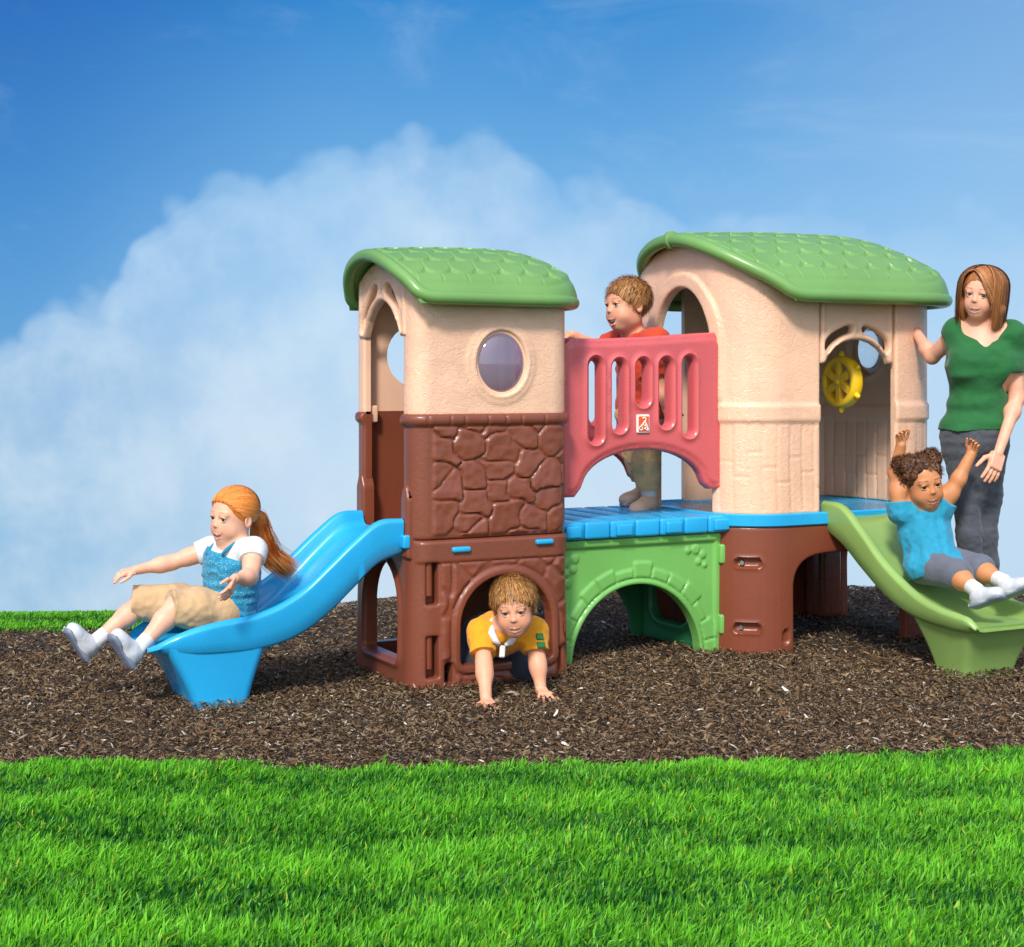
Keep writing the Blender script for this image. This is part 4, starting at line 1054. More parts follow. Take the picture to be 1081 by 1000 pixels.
    def mesh(self):
        D, lo = self.field(); h = self.h; S = D < 0
        n = D.shape
        c = S[:-1, :-1, :-1].astype(np.int8)
        tot = sum(S[a:n[0] - 1 + a, b:n[1] - 1 + b, e:n[2] - 1 + e].astype(np.int8) for a in (0, 1) for b in (0, 1) for e in (0, 1))
        act = (tot > 0) & (tot < 8); I = np.argwhere(act); idx = -np.ones(act.shape, np.int64); idx[act] = np.arange(len(I))
        acc = np.zeros((len(I), 3)); cnt = np.zeros(len(I))
        cor = [(a, b, e) for a in (0, 1) for b in (0, 1) for e in (0, 1)]
        val = {q: D[I[:, 0] + q[0], I[:, 1] + q[1], I[:, 2] + q[2]].astype(float) for q in cor}
        for a in cor:
            for x in range(3):
                if a[x] == 0:
                    b = list(a); b[x] = 1; b = tuple(b); va, vb = val[a], val[b]; m = (va < 0) != (vb < 0)
                    t = np.where(m, va / (va - vb + 1e-12), 0); p = np.tile(np.array(a, float), (len(I), 1)); p[:, x] = t
                    acc[m] += p[m]; cnt[m] += 1
        V = lo + (I + acc / cnt[:, None]) * h; Fs = []
        for x in range(3):
            y, z = (x + 1) % 3, (x + 2) % 3
            sa = [slice(None)] * 3; sb = [slice(None)] * 3; sa[x] = slice(0, -1); sb[x] = slice(1, None)
            A, B = S[tuple(sa)], S[tuple(sb)]; E = np.argwhere(A != B)
            E = E[(E[:, y] > 0) & (E[:, z] > 0) & (E[:, y] < n[y] - 1) & (E[:, z] < n[z] - 1)]
            q = []
            for dy, dz in ((0, 0), (1, 0), (1, 1), (0, 1)):
                c = E.copy(); c[:, y] -= dy; c[:, z] -= dz; q.append(idx[c[:, 0], c[:, 1], c[:, 2]])
            q = np.stack(q, -1); fl = B[E[:, 0], E[:, 1], E[:, 2]]; q[fl] = q[fl][:, ::-1]; Fs.append(q)
        Fc = np.concatenate(Fs); Fc = Fc[(Fc >= 0).all(1)]
        return V, Fc
    def build(self, name, mat, parent, paint=None, label=None, sharp=None):
        V, Fc = self.mesh(); o = mesh_obj(name, V, Fc, mat, parent, sharp=sharp, colors=None if paint is None else paint(V))
        if label: o['label'] = label
        return o

skin_m = attr_mat('skin', 0.48, sss=0.12, bump=0.06, bscale=250, spec=0.35)
TEETH = plastic('tooth_enamel', (.70, .67, .61), 0.25, grain=0.02)
eye_m = attr_mat('eye', 0.12, bump=0.0, spec=0.6)
hair_mats = {}
def hair_mat(name, c1, c2):
    m, t = new_mat(name); co = t.n('ShaderNodeTexCoord').outputs['Object']
    c = t.n('ShaderNodeAttribute', attribute_name='Col').outputs['Color']
    p = t.n('ShaderNodeBsdfPrincipled', {'Base Color': c, 'Roughness': 0.45, 'Specular IOR Level': 0.35})
    t.n('ShaderNodeOutputMaterial', {'Surface': p.outputs[0]}); return m

class Head:
    """frame: right r, forward f, up u; unit length = chin to crown"""
    def __init__(self, c, fwd, up, hh, yawtilt=0):
        self.c = np.array(c, float); self.f = unit(fwd); self.r = unit(np.cross(self.f, up)); self.u = np.cross(self.r, self.f); self.hh = hh
        self.R = np.stack([self.r, self.f, self.u])
    def p(self, x, y, z): return self.c + self.hh * (x * self.r + y * self.f + z * self.u)
    def loc(self, V): return ((V - self.c) @ self.R.T) / self.hh
    def add(self, S, child=True, smile=.6, mouth_open=.02):
        H = self.hh; e = lambda c, r, k=.03, op='u': S.ell(self.p(*c), np.array(r) * H, self.R, k * H, op)
        e((0, -.05, .13), (.355, .42, .365), .03)
        e((0, .10, -.12), (.285 if child else .250, .30, .35), .10)
        e((0, .17, -.36), (.15 if child else .13, .15, .125), .12)                      # chin and jaw
        for s in (-1, 1):
            e((s * .150, .205, -.19), (.115 if child else .082, .12, .12), .10)   # cheeks
            e((s * .185, .0, -.24), (.075, .14, .11), .12)            # jaw corners
            e((s * .135, .395, .015), (.075, .07, .05), .06, 's')     # eye sockets
            e((s * .12, .318, .10), (.10, .04, .03), .07)          # brow
            for dz, zc, rr_ in ((.046, .010, .014), (-.040, .010, .006)):
                S.chain([self.p(s * (.135 + q * .062), .330 + .030 * math.cos(q * 1.3), zc + dz * math.cos(q * 1.25)) for q in (-1, -.5, 0, .5, 1)], [rr_ * .7 * H, rr_ * H, rr_ * H, rr_ * H, rr_ * .7 * H], .022 * H)
            e((s * .36, -.04, -.04), (.035, .075, .115), .025)        # ears
            e((s * .385, -.02, -.03), (.02, .04, .065), .02, 's')
            e((s * .036, .378, -.112), (.028, .030, .023), .025)       # nostril wings
        S.cone(self.p(0, .355, .03), self.p(0, .400, -.085), .022 * H, .030 * H, .05 * H)
        e((0, .402, -.098), (.037, .034, .030), .03)
        # lips curve upward at their ends
        up_ = [(-.150, .300, -.240 + .03 * smile), (-.07, .352, -.258), (0, .370, -.264), (.07, .352, -.258), (.150, .300, -.240 + .03 * smile)]
        lo_ = [(-.140, .300, -.252 + .03 * smile), (-.07, .346, -.306 - mouth_open), (0, .358, -.324 - mouth_open), (.07, .346, -.306 - mouth_open), (.140, .300, -.252 + .03 * smile)]
        for P in (up_, lo_): S.chain([self.p(*q) for q in P], [.009 * H, .014 * H, .016 * H, .014 * H, .009 * H], .022 * H)
        if mouth_open > 0:
            self.mo = mouth_open
        if mouth_open > 0: S.chain([self.p(-.130, .306, -.250), self.p(0, .372, -.292 - mouth_open * .5), self.p(.130, .306, -.250)], [.012 * H, (.021 + mouth_open * .35) * H, .012 * H], .006 * H); S.pr[-2] = S.pr[-2][:6] + ('s',); S.pr[-1] = S.pr[-1][:6] + ('s',)
        self.mouth_open = mouth_open; self.smile = smile
    def paint(self, V, skin, lip=(.60, .26, .22), brow=None, blush=.5, skinvar=None):
        q = self.loc(V); c = np.tile(np.array(skin, float), (len(V), 1)); x, y, z = q.T; ax = np.abs(x)
        def blend(m, col): nonlocal c; m = np.clip(m, 0, 1)[:, None]; c = c * (1 - m) + np.array(col) * m
        face = (y > .15) & (np.abs(z) < .55) & (ax < .36)
        s2 = np.array(skin) * np.array([1.0, .72, .70])
        blend(.5 * blush * np.exp(-((ax - .19) / .09) ** 2 - ((z + .14) / .08) ** 2) * face, s2)
        blend(.35 * np.exp(-(x / .05) ** 2 - ((z + .10) / .05) ** 2) * face * (y > .38), s2)
        ym = np.interp(ax, [0, .07, .15], [-.264, -.258, -.240 + .03 * self.smile]); yl = np.interp(ax, [0, .07, .15], [-.324 - self.mouth_open, -.306 - self.mouth_open, -.245 + .03 * self.smile])
        inner = np.clip((ym - .010 - z) / .006, 0, 1) * np.clip((z - yl - .012) / .006, 0, 1) * np.clip((.138 - ax) / .012, 0, 1) * face * (y > .22)
        lipm = np.clip((ym + .012 - z) / .008, 0, 1) * np.clip((z - yl + .014) / .008, 0, 1) * np.clip((.155 - ax) / .015, 0, 1) * face * (y > .22)
        blend(lipm * .75, lip)
        if self.mouth_open > 0:
            blend(inner * 1.0, (.20, .045, .04)); zt = ym - .012
            pass
        else:
            blend((np.abs(z - (ym + yl) / 2) < .006) & (ax < .11) & face & (y > .3), np.array(lip) * .35)
        if brow is not None:
            bz = .115 + .018 * np.cos((ax - .14) * 12) ; blend(.75 * np.exp(-((z - bz) / .014) ** 2) * (ax > .06) * (ax < .225) * face, brow)
        # lash line and nostrils
        ez = .010; lid = ez + .028 * np.sqrt(np.clip(1 - ((ax - .135) / .075) ** 2, 0, 1))
        blend(.85 * np.exp(-((z - lid - .004) / .009) ** 2) * (np.abs(ax - .135) < .078) * face, np.array(skin) * .16)
        low = ez - .021 * np.sqrt(np.clip(1 - ((ax - .135) / .075) ** 2, 0, 1))
        blend(.22 * np.exp(-((z - low + .003) / .007) ** 2) * (np.abs(ax - .135) < .072) * face, np.array(skin) * .4)
        blend(.7 * np.exp(-((ax - .025) / .012) ** 2 - ((z + .132) / .008) ** 2) * face * (y > .38), np.array(skin) * .3)
        return c
    def eyes(self, parent, iris=(.10, .06, .03), look=(0, 0)):
        if self.mouth_open > 0:                # upper row of teeth set just behind the lips
            m = MB(); xs_ = np.linspace(-.125, .125, 13); L_ = []
            for x in xs_:
                f = x / .125; yb = .353 - .052 * f * f; zt = -.260 + .022 * f * f * self.smile; hgt = .042 * (1 - .45 * f * f)
                L_.append([self.p(x, yb, zt), self.p(x, yb + .006, zt - hgt * .5), self.p(x, yb, zt - hgt), self.p(x, yb - .03, zt - hgt), self.p(x, yb - .03, zt)])
            m.loft(L_); m.build('teeth', TEETH, parent)
        for s in (-1, 1):
            c = self.p(s * .135, .291, .010); r = .068 * self.hh; d = unit(self.f + self.r * look[0] + self.u * look[1])
            V = []; n, m_ = 28, 18; Fc = []
            t = unit(np.cross(d, self.u)); b = np.cross(t, d)
            for i in range(m_ + 1):
                a = math.pi * (i / m_) ** 1.6
                for j in range(n): q = 2 * math.pi * j / n; V.append(c + r * (d * math.cos(a) + (t * math.cos(q) + b * math.sin(q)) * math.sin(a)))
            for i in range(m_):
                for j in range(n): Fc.append((i * n + j, i * n + (j + 1) % n, (i + 1) * n + (j + 1) % n, (i + 1) * n + j))
            V = np.array(V); ang = np.arccos(np.clip(((V - c) / r) @ d, -1, 1))
            col = np.where((ang < .26)[:, None], np.array([.004, .004, .004]), np.where((ang < .58)[:, None], np.array(iris), np.array([.60, .58, .56])))
            mesh_obj('eye', V, np.array(Fc), eye_m, parent, sharp=None, colors=col)

def hand(S, wrist, d, palm_n, size, curl=.5, spread=.5, thumb_side=1, thumb_out=.7, fcurl=None):
    """d: towards the fingers, palm_n: out of the palm; thumb_side: +1 puts the thumb along cross(d, palm_n)"""
    d = unit(d); pn = unit(np.array(palm_n) - d * (np.array(palm_n) @ d)); sd = np.cross(d, pn) * thumb_side
    W = np.array(wrist, float); L = size
    pal = W + d * L * .27
    S.box(pal, np.array([.16, .20, .045]) * L, np.stack([sd, d, pn]), .055 * L, .05 * L)
    S.ell(W + d * L * .18 + sd * L * .14 + pn * L * .04, np.array([.10, .17, .08]) * L, np.stack([sd, d, pn]), .05 * L)
    ln = [.40, .46, .43, .34]
    for i in range(4):
        o = (1.5 - i) * .115; root = W + d * L * .46 + sd * o * L
        ang = (1.5 - i) * .16 * spread; dd = unit(d * math.cos(ang) + sd * math.sin(ang)); p = root; c = (fcurl[i] if fcurl else curl * (.8 + .15 * i)); a = 0; pts = [root - dd * .12 * L, root]
        for k, f in enumerate((.42, .32, .26)):
            a += c * (.55, .8, .6)[k]; q = unit(dd * math.cos(a) + pn * math.sin(a)); p = p + q * ln[i] * L * f; pts.append(p)
        r = (.062, .058, .052, .047)[1 if i in (1, 2) else (0 if i == 0 else 2)] * L
        S.chain(pts, [r, r * 1.02, r * .95, r * .86, r * .74], .010 * L)
    root = W + d * L * .16 + sd * L * .17 + pn * L * .02
    t1 = unit(d * (1.1 - thumb_out * .6) + sd * thumb_out + pn * .25); t2 = unit(d * 1.0 + sd * (thumb_out - .35) + pn * .25)
    S.chain([root, root + t1 * .22 * L, root + t1 * .22 * L + t2 * .20 * L, root + t1 * .22 * L + t2 * .34 * L], [.075 * L, .068 * L, .058 * L, .045 * L], .02 * L)

def torso(S, hipc, chest, neckb, sr, sl, up_r, hr, hl, scale, k=.03, grow=0, belly=0.0, front=None):
    """pelvis, waist, ribcage and shoulders as overlapping ellipsoids"""
    ax = unit(chest - hipc); side = unit(sl - sr); side = unit(side - ax * (side @ ax)); fr = np.cross(side, ax) if front is None else front
    R = np.stack([side, fr, ax]); s = scale; g = grow
    S.ell(hipc, np.array([.150, .108, .105]) * s + g, R, k)
    mid = (hipc + chest) / 2
    S.ell(mid + fr * belly * s, np.array([.128, .098, .13]) * s + g, R, k * 1.3)
    S.ell(chest, np.array([.152, .105, .15]) * s + g, R, k * 1.3)
    S.cone(sr, sl, .058 * s + g, .058 * s + g, k * 1.2)
    S.cone(chest + ax * .05 * s, neckb, .085 * s + g, .052 * s + g * .5, k * 1.2)
    return R
def foot_shoe(name, mat, ankle, toe_dir, up, L_, parent, sole=None):
    d = unit(toe_dir); u = unit(np.array(up) - d * (np.array(up) @ d)); s = np.cross(d, u); A = np.array(ankle, float); R = np.stack([s, d, u])
    S = SDF(.0028); heel = A - u * L_ * .20 - d * L_ * .10
    S.ell(A - u * L_ * .16 - d * L_ * .04, np.array([.155, .22, .17]) * L_, R, .03)
    S.cone(A - u * L_ * .02, A - u * L_ * .16 + d * L_ * .03, .135 * L_, .15 * L_, .03)
    S.ell(A - u * L_ * .23 + d * L_ * .32, np.array([.18, .34, .125]) * L_, R, .035)
    S.cone(A - u * L_ * .06 + d * L_ * .05, A - u * L_ * .2 + d * L_ * .40, .11 * L_, .11 * L_, .03)
    S.ell(A - u * L_ * .22 + d * L_ * .50, np.array([.17, .20, .115]) * L_, R, .03)
    # laces
    for f in (.10, .17, .24, .31):
        c = A + d * L_ * f - u * L_ * (.012 + (f - .10) * .44) + u * .010 * L_
        S.cone(c - s * L_ * .075, c + s * L_ * .075, .016 * L_, .016 * L_, .004)
    S.box(A - u * L_ * .335 + d * L_ * .20, np.array([.125, .44, .012]) * L_, R, .035 * L_, .006)
    # padded opening
    S.noise(.0012, 40, 3)
    o = S.build(name, mat, parent)
    S = SDF(.0028); B0 = A - u * L_ * .345
    S.ell(B0 + d * L_ * .50, np.array([.20, .22, .04]) * L_, R, .02); S.ell(B0 - d * L_ * .06, np.array([.165, .20, .045]) * L_, R, .02); S.box(B0 + d * L_ * .20, np.array([.12, .40, .01]) * L_, R, .03 * L_, .02)
    S.build('sole', SOLE, o)
    m = MB()
    for k, f in enumerate((.36, .26, .17, .08)):
        c = A + d * L_ * f - u * L_ * (.005 + (f - .08) * .42)
        m.tube([c - s * L_ * .085 - u * .012 * L_, c + u * .028 * L_, c + s * L_ * .085 - u * .012 * L_], .014 * L_, 8)
    c = A + d * L_ * .06 + u * L_ * .03
    for sg in (-1, 1): m.tube([c, c + s * sg * L_ * .10 + u * L_ * .07, c + s * sg * L_ * .15 + d * L_ * .04, c + s * sg * L_ * .06 - u * L_ * .0, c], .011 * L_, 8)
    m.build('lace', WHT, o, sharp=None)
    m = MB(); m.tube([A + (s * math.cos(t) + d * math.sin(t)) * L_ * .150 - u * L_ * .03 for t in np.linspace(0, 2 * math.pi, 20, endpoint=False)], .020 * L_, 8, closed=True); m.build('cuff', SOLE, o, sharp=None)
    return o

def strands(name, H, mat, parent, cols, roots, guide, n, width=.0011, seg=7, seed=0, jit=.012):
    """thin curved ribbons; guide(root, t) gives the centre line in head units"""
    r = np.random.default_rng(seed); V = []; C_ = []; Fc = []
    idx = r.integers(0, len(roots), n); base = 0
    t = np.linspace(0, 1, seg)
    RR_ = roots[idx] + r.normal(0, .012, (n, 3)); off = r.normal(0, jit, (n, 1, 3)); ph = r.uniform(0, 6.28, (n, 1)); ln = r.uniform(.75, 1.05, n)
    P = guide(RR_, t, ln) + off * (t[None, :, None] ** 1.2) + .006 * np.stack([np.sin(ph + t * 7), np.cos(ph + t * 9), 0 * t + np.zeros((n, 1))], -1) * t[None, :, None]
    W = H.c + H.hh * (P @ H.R)
    T = np.gradient(W, axis=1); out = W - H.c; sd_ = np.cross(T, out); sd_ /= np.linalg.norm(sd_, axis=-1, keepdims=True) + 1e-9
    sd_ = sd_ * (width * r.uniform(.7, 1.5, (n, 1, 1))) * (1 - .7 * t[None, :, None] ** 3)
    V = np.stack([W - sd_, W + sd_], 2).reshape(-1, 3)
    b = (np.arange(n) * seg * 2)[:, None]; k = np.arange(seg - 1) * 2
    Fc = np.stack([b + k, b + k + 1, b + k + 3, b + k + 2], -1).reshape(-1, 4)
    cc = np.array(cols)[r.integers(0, len(cols), n)] * r.uniform(.75, 1.25, (n, 1)); cc = np.repeat(cc, seg * 2, 0)
    return mesh_obj(name, V, Fc, mat, parent, sharp=None, colors=cc)
def hair_paint(H, base, dark, freq=(60, 60, 6)):
    def f(V):
        q = H.loc(V); n_ = vnoise(q * np.array(freq) * .5, 1.0, 4) * .5 + .5; n2 = vnoise(q, 7, 6) * .5 + .5
        m = np.clip(.65 * n_ + .35 * n2, 0, 1)[:, None]; return np.array(dark) * (1 - m) + np.array(base) * m
    return f
HM = hair_mat('hair', None, None)
WHT = cloth('white_cotton', (.64, .64, .63), vary=.05)
SHOE = cloth('white_shoe_leather', (.55, .57, .60), rough=.5, vary=.05, sheen=0)
DEN = cloth('dark_grey_denim', L(70, 72, 80), scale=1500, vary=.25)

# =========================================================== girl on the blue slide
SOLE = cloth('grey_rubber_sole', (.20, .23, .30), rough=.6, vary=.05, sheen=0)
def person(loc, label): return empty('person', loc, label, 'person')
def girl():
    sk = L(234, 176, 146)
    G = person(at(235, 700, 5.76) * vec(1, 1, 0), 'red-haired girl in turquoise top and tan shorts sliding down the blue slide, arms out')
    H = Head(at(246, 546, 5.72), cam_dir(-.62, -.78, -.05), cam_dir(.10, 0, 1), .212)
    hip = at(243, 640, 5.76); chest = at(245, 597, 5.74); nb = at(249, 577, 5.73)
    srr = at(223, 580, 5.83); srl = at(268, 581, 5.65)         # far and near shoulder
    kl = at(186, 641, 5.60); kr = at(150, 637, 5.76)
    al = at(150, 681, 5.50); ar = at(104, 675, 5.66)
    hl = at(236, 645, 5.69); hr = at(233, 640, 5.83)
    el, wl = at(262, 612, 5.50), at(247, 612, 5.36)
    el = at(264, 610, 5.55); wl = at(248, 611, 5.44)
    er, wr = at(181, 594, 5.80), at(143, 602, 5.72)
    S = SDF(.0026); H.add(S, True, .9, .012)
    S.cone(H.p(0, -.08, -.25), nb, .038, .042, .03)
    torso(S, hip, chest, nb, srr, srl, None, None, None, .68, k=.03)
    for sh, e_, w_ in ((srl, el, wl), (srr, er, wr)): S.chain([sh, e_, w_], [.036, .027, .018], .02); S.cone(sh + (e_ - sh) * .2, sh + (e_ - sh) * .6, .033, .030, .02); S.ell(e_ + (w_ - e_) * .3, (.026, .026, .026), None, .03)
    for h_, k_, a_ in ((hl, kl, al), (hr, kr, ar)): S.chain([h_, k_], [.062, .042], .03); S.chain([k_, k_ + (a_ - k_) * .35, a_], [.040, .038, .024], .02)
    hand(S, wl, at(240, 628, 5.40) - wl, cam_dir(-.9, .2, .1), .105, curl=.35, spread=1.2, thumb_side=-1, thumb_out=.9)
    hand(S, wr, at(122, 607, 5.69) - wr, cam_dir(.1, .3, -1), .105, curl=.55, spread=.8, thumb_side=1)
    b = S.build('body', skin_m, G, paint=lambda V: H.paint(V, sk, lip=(.62, .26, .22), brow=L(190, 120, 70), blush=1.0))
    H.eyes(G, (.05, .035, .02), (0, 0))
    # white tee under a printed camisole
    S = SDF(.003)
    torso(S, chest * .65 + hip * .35, chest, nb - (nb - chest) * .12, srr, srl, None, None, None, .68, k=.03, grow=.007)
    for sh, e_ in ((srl, el), (srr, er)): S.cone(sh, sh + (e_ - sh) * .38, .047, .047, .02); S.cutlocal(sh + (e_ - sh) * .36, e_ - sh, .075)
    S.cutlocal(nb - (nb - chest) * .18 + cam_dir(-.3, -.3, 0) * .02, nb - chest + cam_dir(-.4, -.3, 0) * .05, .062)
    S.noise(.002, 22, 4); S.build('shirt', WHT, G)
    S = SDF(.003); R = torso(S, hip + (chest - hip) * .08, chest - (chest - hip) * .12, chest + (nb - chest) * .2, chest + (srr - chest) * .45, chest + (srl - chest) * .45, None, None, None, .68, k=.03, grow=.021)
    ax = unit(chest - hip); S.cut(chest + ax * .048, ax + cam_dir(.3, .2, 0) * .4)
    S.noise(.0055, 28, 6, (.5, .5, 2.2)); S.noise(.002, 60, 7)
    cam_ = S.build('camisole', cloth('turquoise_print', L(24, 128, 164), pattern=(L(150, 214, 226), 150.0, .30, .55)), G)
    fr = R[1]
    for sgn, sh in ((1, srl), (-1, srr)):
        a = chest + ax * .03 + fr * .084 + (sh - chest) * .36; m = MB(); bpt = nb + (sh - nb) * .46 + ax * .036; m.tube([a, (a * .6 + bpt * .4) + fr * .020, (a * .25 + bpt * .75) + fr * .022, bpt + fr * .012, bpt - fr * .05 - ax * .01], .0065, 8); m.build('strap', M_tq, cam_, sharp=None)
    S = SDF(.003); S.ell(hip, np.array([.112, .085, .080]), R, .03)
    for h_, k_, kk in ((hl, kl, 1.10), (hr, kr, 1.10)):
        e_ = h_ + (k_ - h_) * kk + (unit(k_ - h_) * .015); S.chain([h_, h_ + (e_ - h_) * .5, e_], [.074, .070, .064], .03); S.cutlocal(e_ - unit(k_ - h_) * .008, k_ - h_, .10)
    S.noise(.006, 20, 8, (1, 1, .8)); S.noise(.0025, 50, 9); S.build('shorts', cloth('tan_cotton', L(196, 160, 118)), G)
    for k_, a_, toe in ((kl, al, at(133, 712, 5.44)), (kr, ar, at(80, 705, 5.60))):
        d = unit(a_ - k_); S = SDF(.0028); S.cone(a_ - d * .035, a_ + d * .02, .029, .030, .01); S.cutlocal(a_ - d * .035, -d, .05); S.build('sock', WHT, G)
        foot_shoe('shoe', SHOE, a_ + d * .022, cam_dir(-.42, -.32, .85), -d, .160, G)
    # hair drawn back to a long ponytail
    base, dark = L(232, 142, 62), L(176, 88, 30)
    S = SDF(.0026); hh = H.hh
    S.ell(H.p(0, -.06, .165), np.array([.385, .44, .385]) * hh, H.R, .02)
    S.ell(H.p(0, .40, -.02), np.array([.32, .34, .31]) * hh, H.R, .02, 's'); S.ell(H.p(0, .12, -.42), np.array([.5, .34, .36]) * hh, H.R, .02, 's')
    tail = [H.p(0, -.46, .05), H.p(0, -.60, -.10), H.p(-.02, -.66, -.45), H.p(-.05, -.86, -.85), H.p(-.12, -1.25, -1.15)]
    S.chain(tail, [.055 * hh, .115 * hh, .13 * hh, .11 * hh, .03 * hh], .03); S.noise(.0016, 1.0, 5, (150, 22, 150), H.R)
    ho = S.build('hair', HM, G, paint=hair_paint(H, base, dark))
    r = np.random.default_rng(3); d = r.normal(0, 1, (9000, 3)); d /= np.linalg.norm(d, axis=1)[:, None]; roots = np.array([0, -.06, .165]) + d * np.array([.385, .44, .385])
    roots = roots[(roots[:, 2] > np.interp(roots[:, 1], [-.4, 0, .15, .30, .4], [-.12, .0, .14, .30, .34])) & (roots[:, 1] > -.30)]
    def guide(R0, t, ln):
        end = np.array([0, -.50, .04]); a = R0[:, None, :] * (1 - t[None, :, None]) + end * t[None, :, None]
        c = np.array([0, -.06, .165]); q = a - c; l = np.linalg.norm(q / np.array([.385, .44, .385]), axis=-1, keepdims=True)
        return c + q / np.maximum(l, .05) * 1.035
    strands('hair_strands', H, HM, ho, [base, L(212, 122, 50), L(240, 158, 82), base], roots, guide, 4200, .0008, 12, 4, .007)
    r2 = np.array([[0, -.5, .02]])
    def guide2(R0, t, ln):
        tl = np.array([H.loc(p) for p in tail]); s = np.linspace(0, 1, len(tl)); P = np.stack([np.interp(t, s, tl[:, k]) for k in range(3)], -1)
        dr = (R0 - np.array([0, -.5, .02])); dr = dr / .012 * .055; w_ = np.interp(t, [0, .3, .6, 1], [.3, 1.2, 1.7, 1.7]); return P[None] + dr[:, None, :] * w_[None, :, None] * .9
    strands('hair_strands', H, HM, ho, [base, L(204, 112, 44), L(240, 158, 82)], r2, guide2, 1500, .0009, 12, 5, .045)
    return G
M_tq = cloth('turquoise_strap', L(24, 128, 164))

def short_hair(H, parent, base, dark, light, seed, fringe=.26, n=2200, length=.16, thick=0):
    hh = H.hh; S = SDF(.0026)
    S.ell(H.p(0, -.07, .155), np.array([.385 + thick, .445 + thick, .385 + thick]) * hh, H.R, .02)
    S.ell(H.p(0, .42, -.11), np.array([.31, .32, .33]) * hh, H.R, .015, 's'); S.ell(H.p(0, .10, -.47), np.array([.6, .42, .37]) * hh, H.R, .015, 's')
    S.noise(.002, 1.0, seed, (130, 130, 40), H.R); ho = S.build('hair', HM, parent, paint=hair_paint(H, base, dark, (70, 70, 20)))
    r = np.random.default_rng(seed); d = r.normal(0, 1, (n * 3, 3)); d /= np.linalg.norm(d, axis=1)[:, None]
    P = np.array([0, -.07, .155]) + d * np.array([.38, .44, .38]); ok = (P[:, 2] > np.interp(P[:, 1], [-.5, -.1, .1, .3], [-.22, -.08, .06, fringe])); P = P[ok][:n]
    def guide(R0, t, ln):
        c = np.array([0, -.07, .155]); nrm = (R0 - c) / np.array([.38, .44, .38]); nrm /= np.linalg.norm(nrm, axis=1)[:, None]
        crown = np.array([.05, -.25, .5]); away = R0 - crown; away = away - nrm * np.sum(away * nrm, 1)[:, None]; away /= np.linalg.norm(away, axis=1)[:, None] + 1e-6
        s = t[None, :, None] * length * ln[:, None, None]; q = R0[:, None, :] + away[:, None, :] * s + nrm[:, None, :] * (.045 * np.sin(t * 2.2)[None, :, None])
        e = q - c; l = np.linalg.norm(e / np.array([.385, .445, .385]), axis=-1, keepdims=True); return np.where(l < 1.02, c + e / l * 1.03, q)
    strands('hair_strands', H, HM, ho, [base, dark, light, base, base], P, guide, int(n * 1.6), .0008, 7, seed + 1, .012)
    return ho

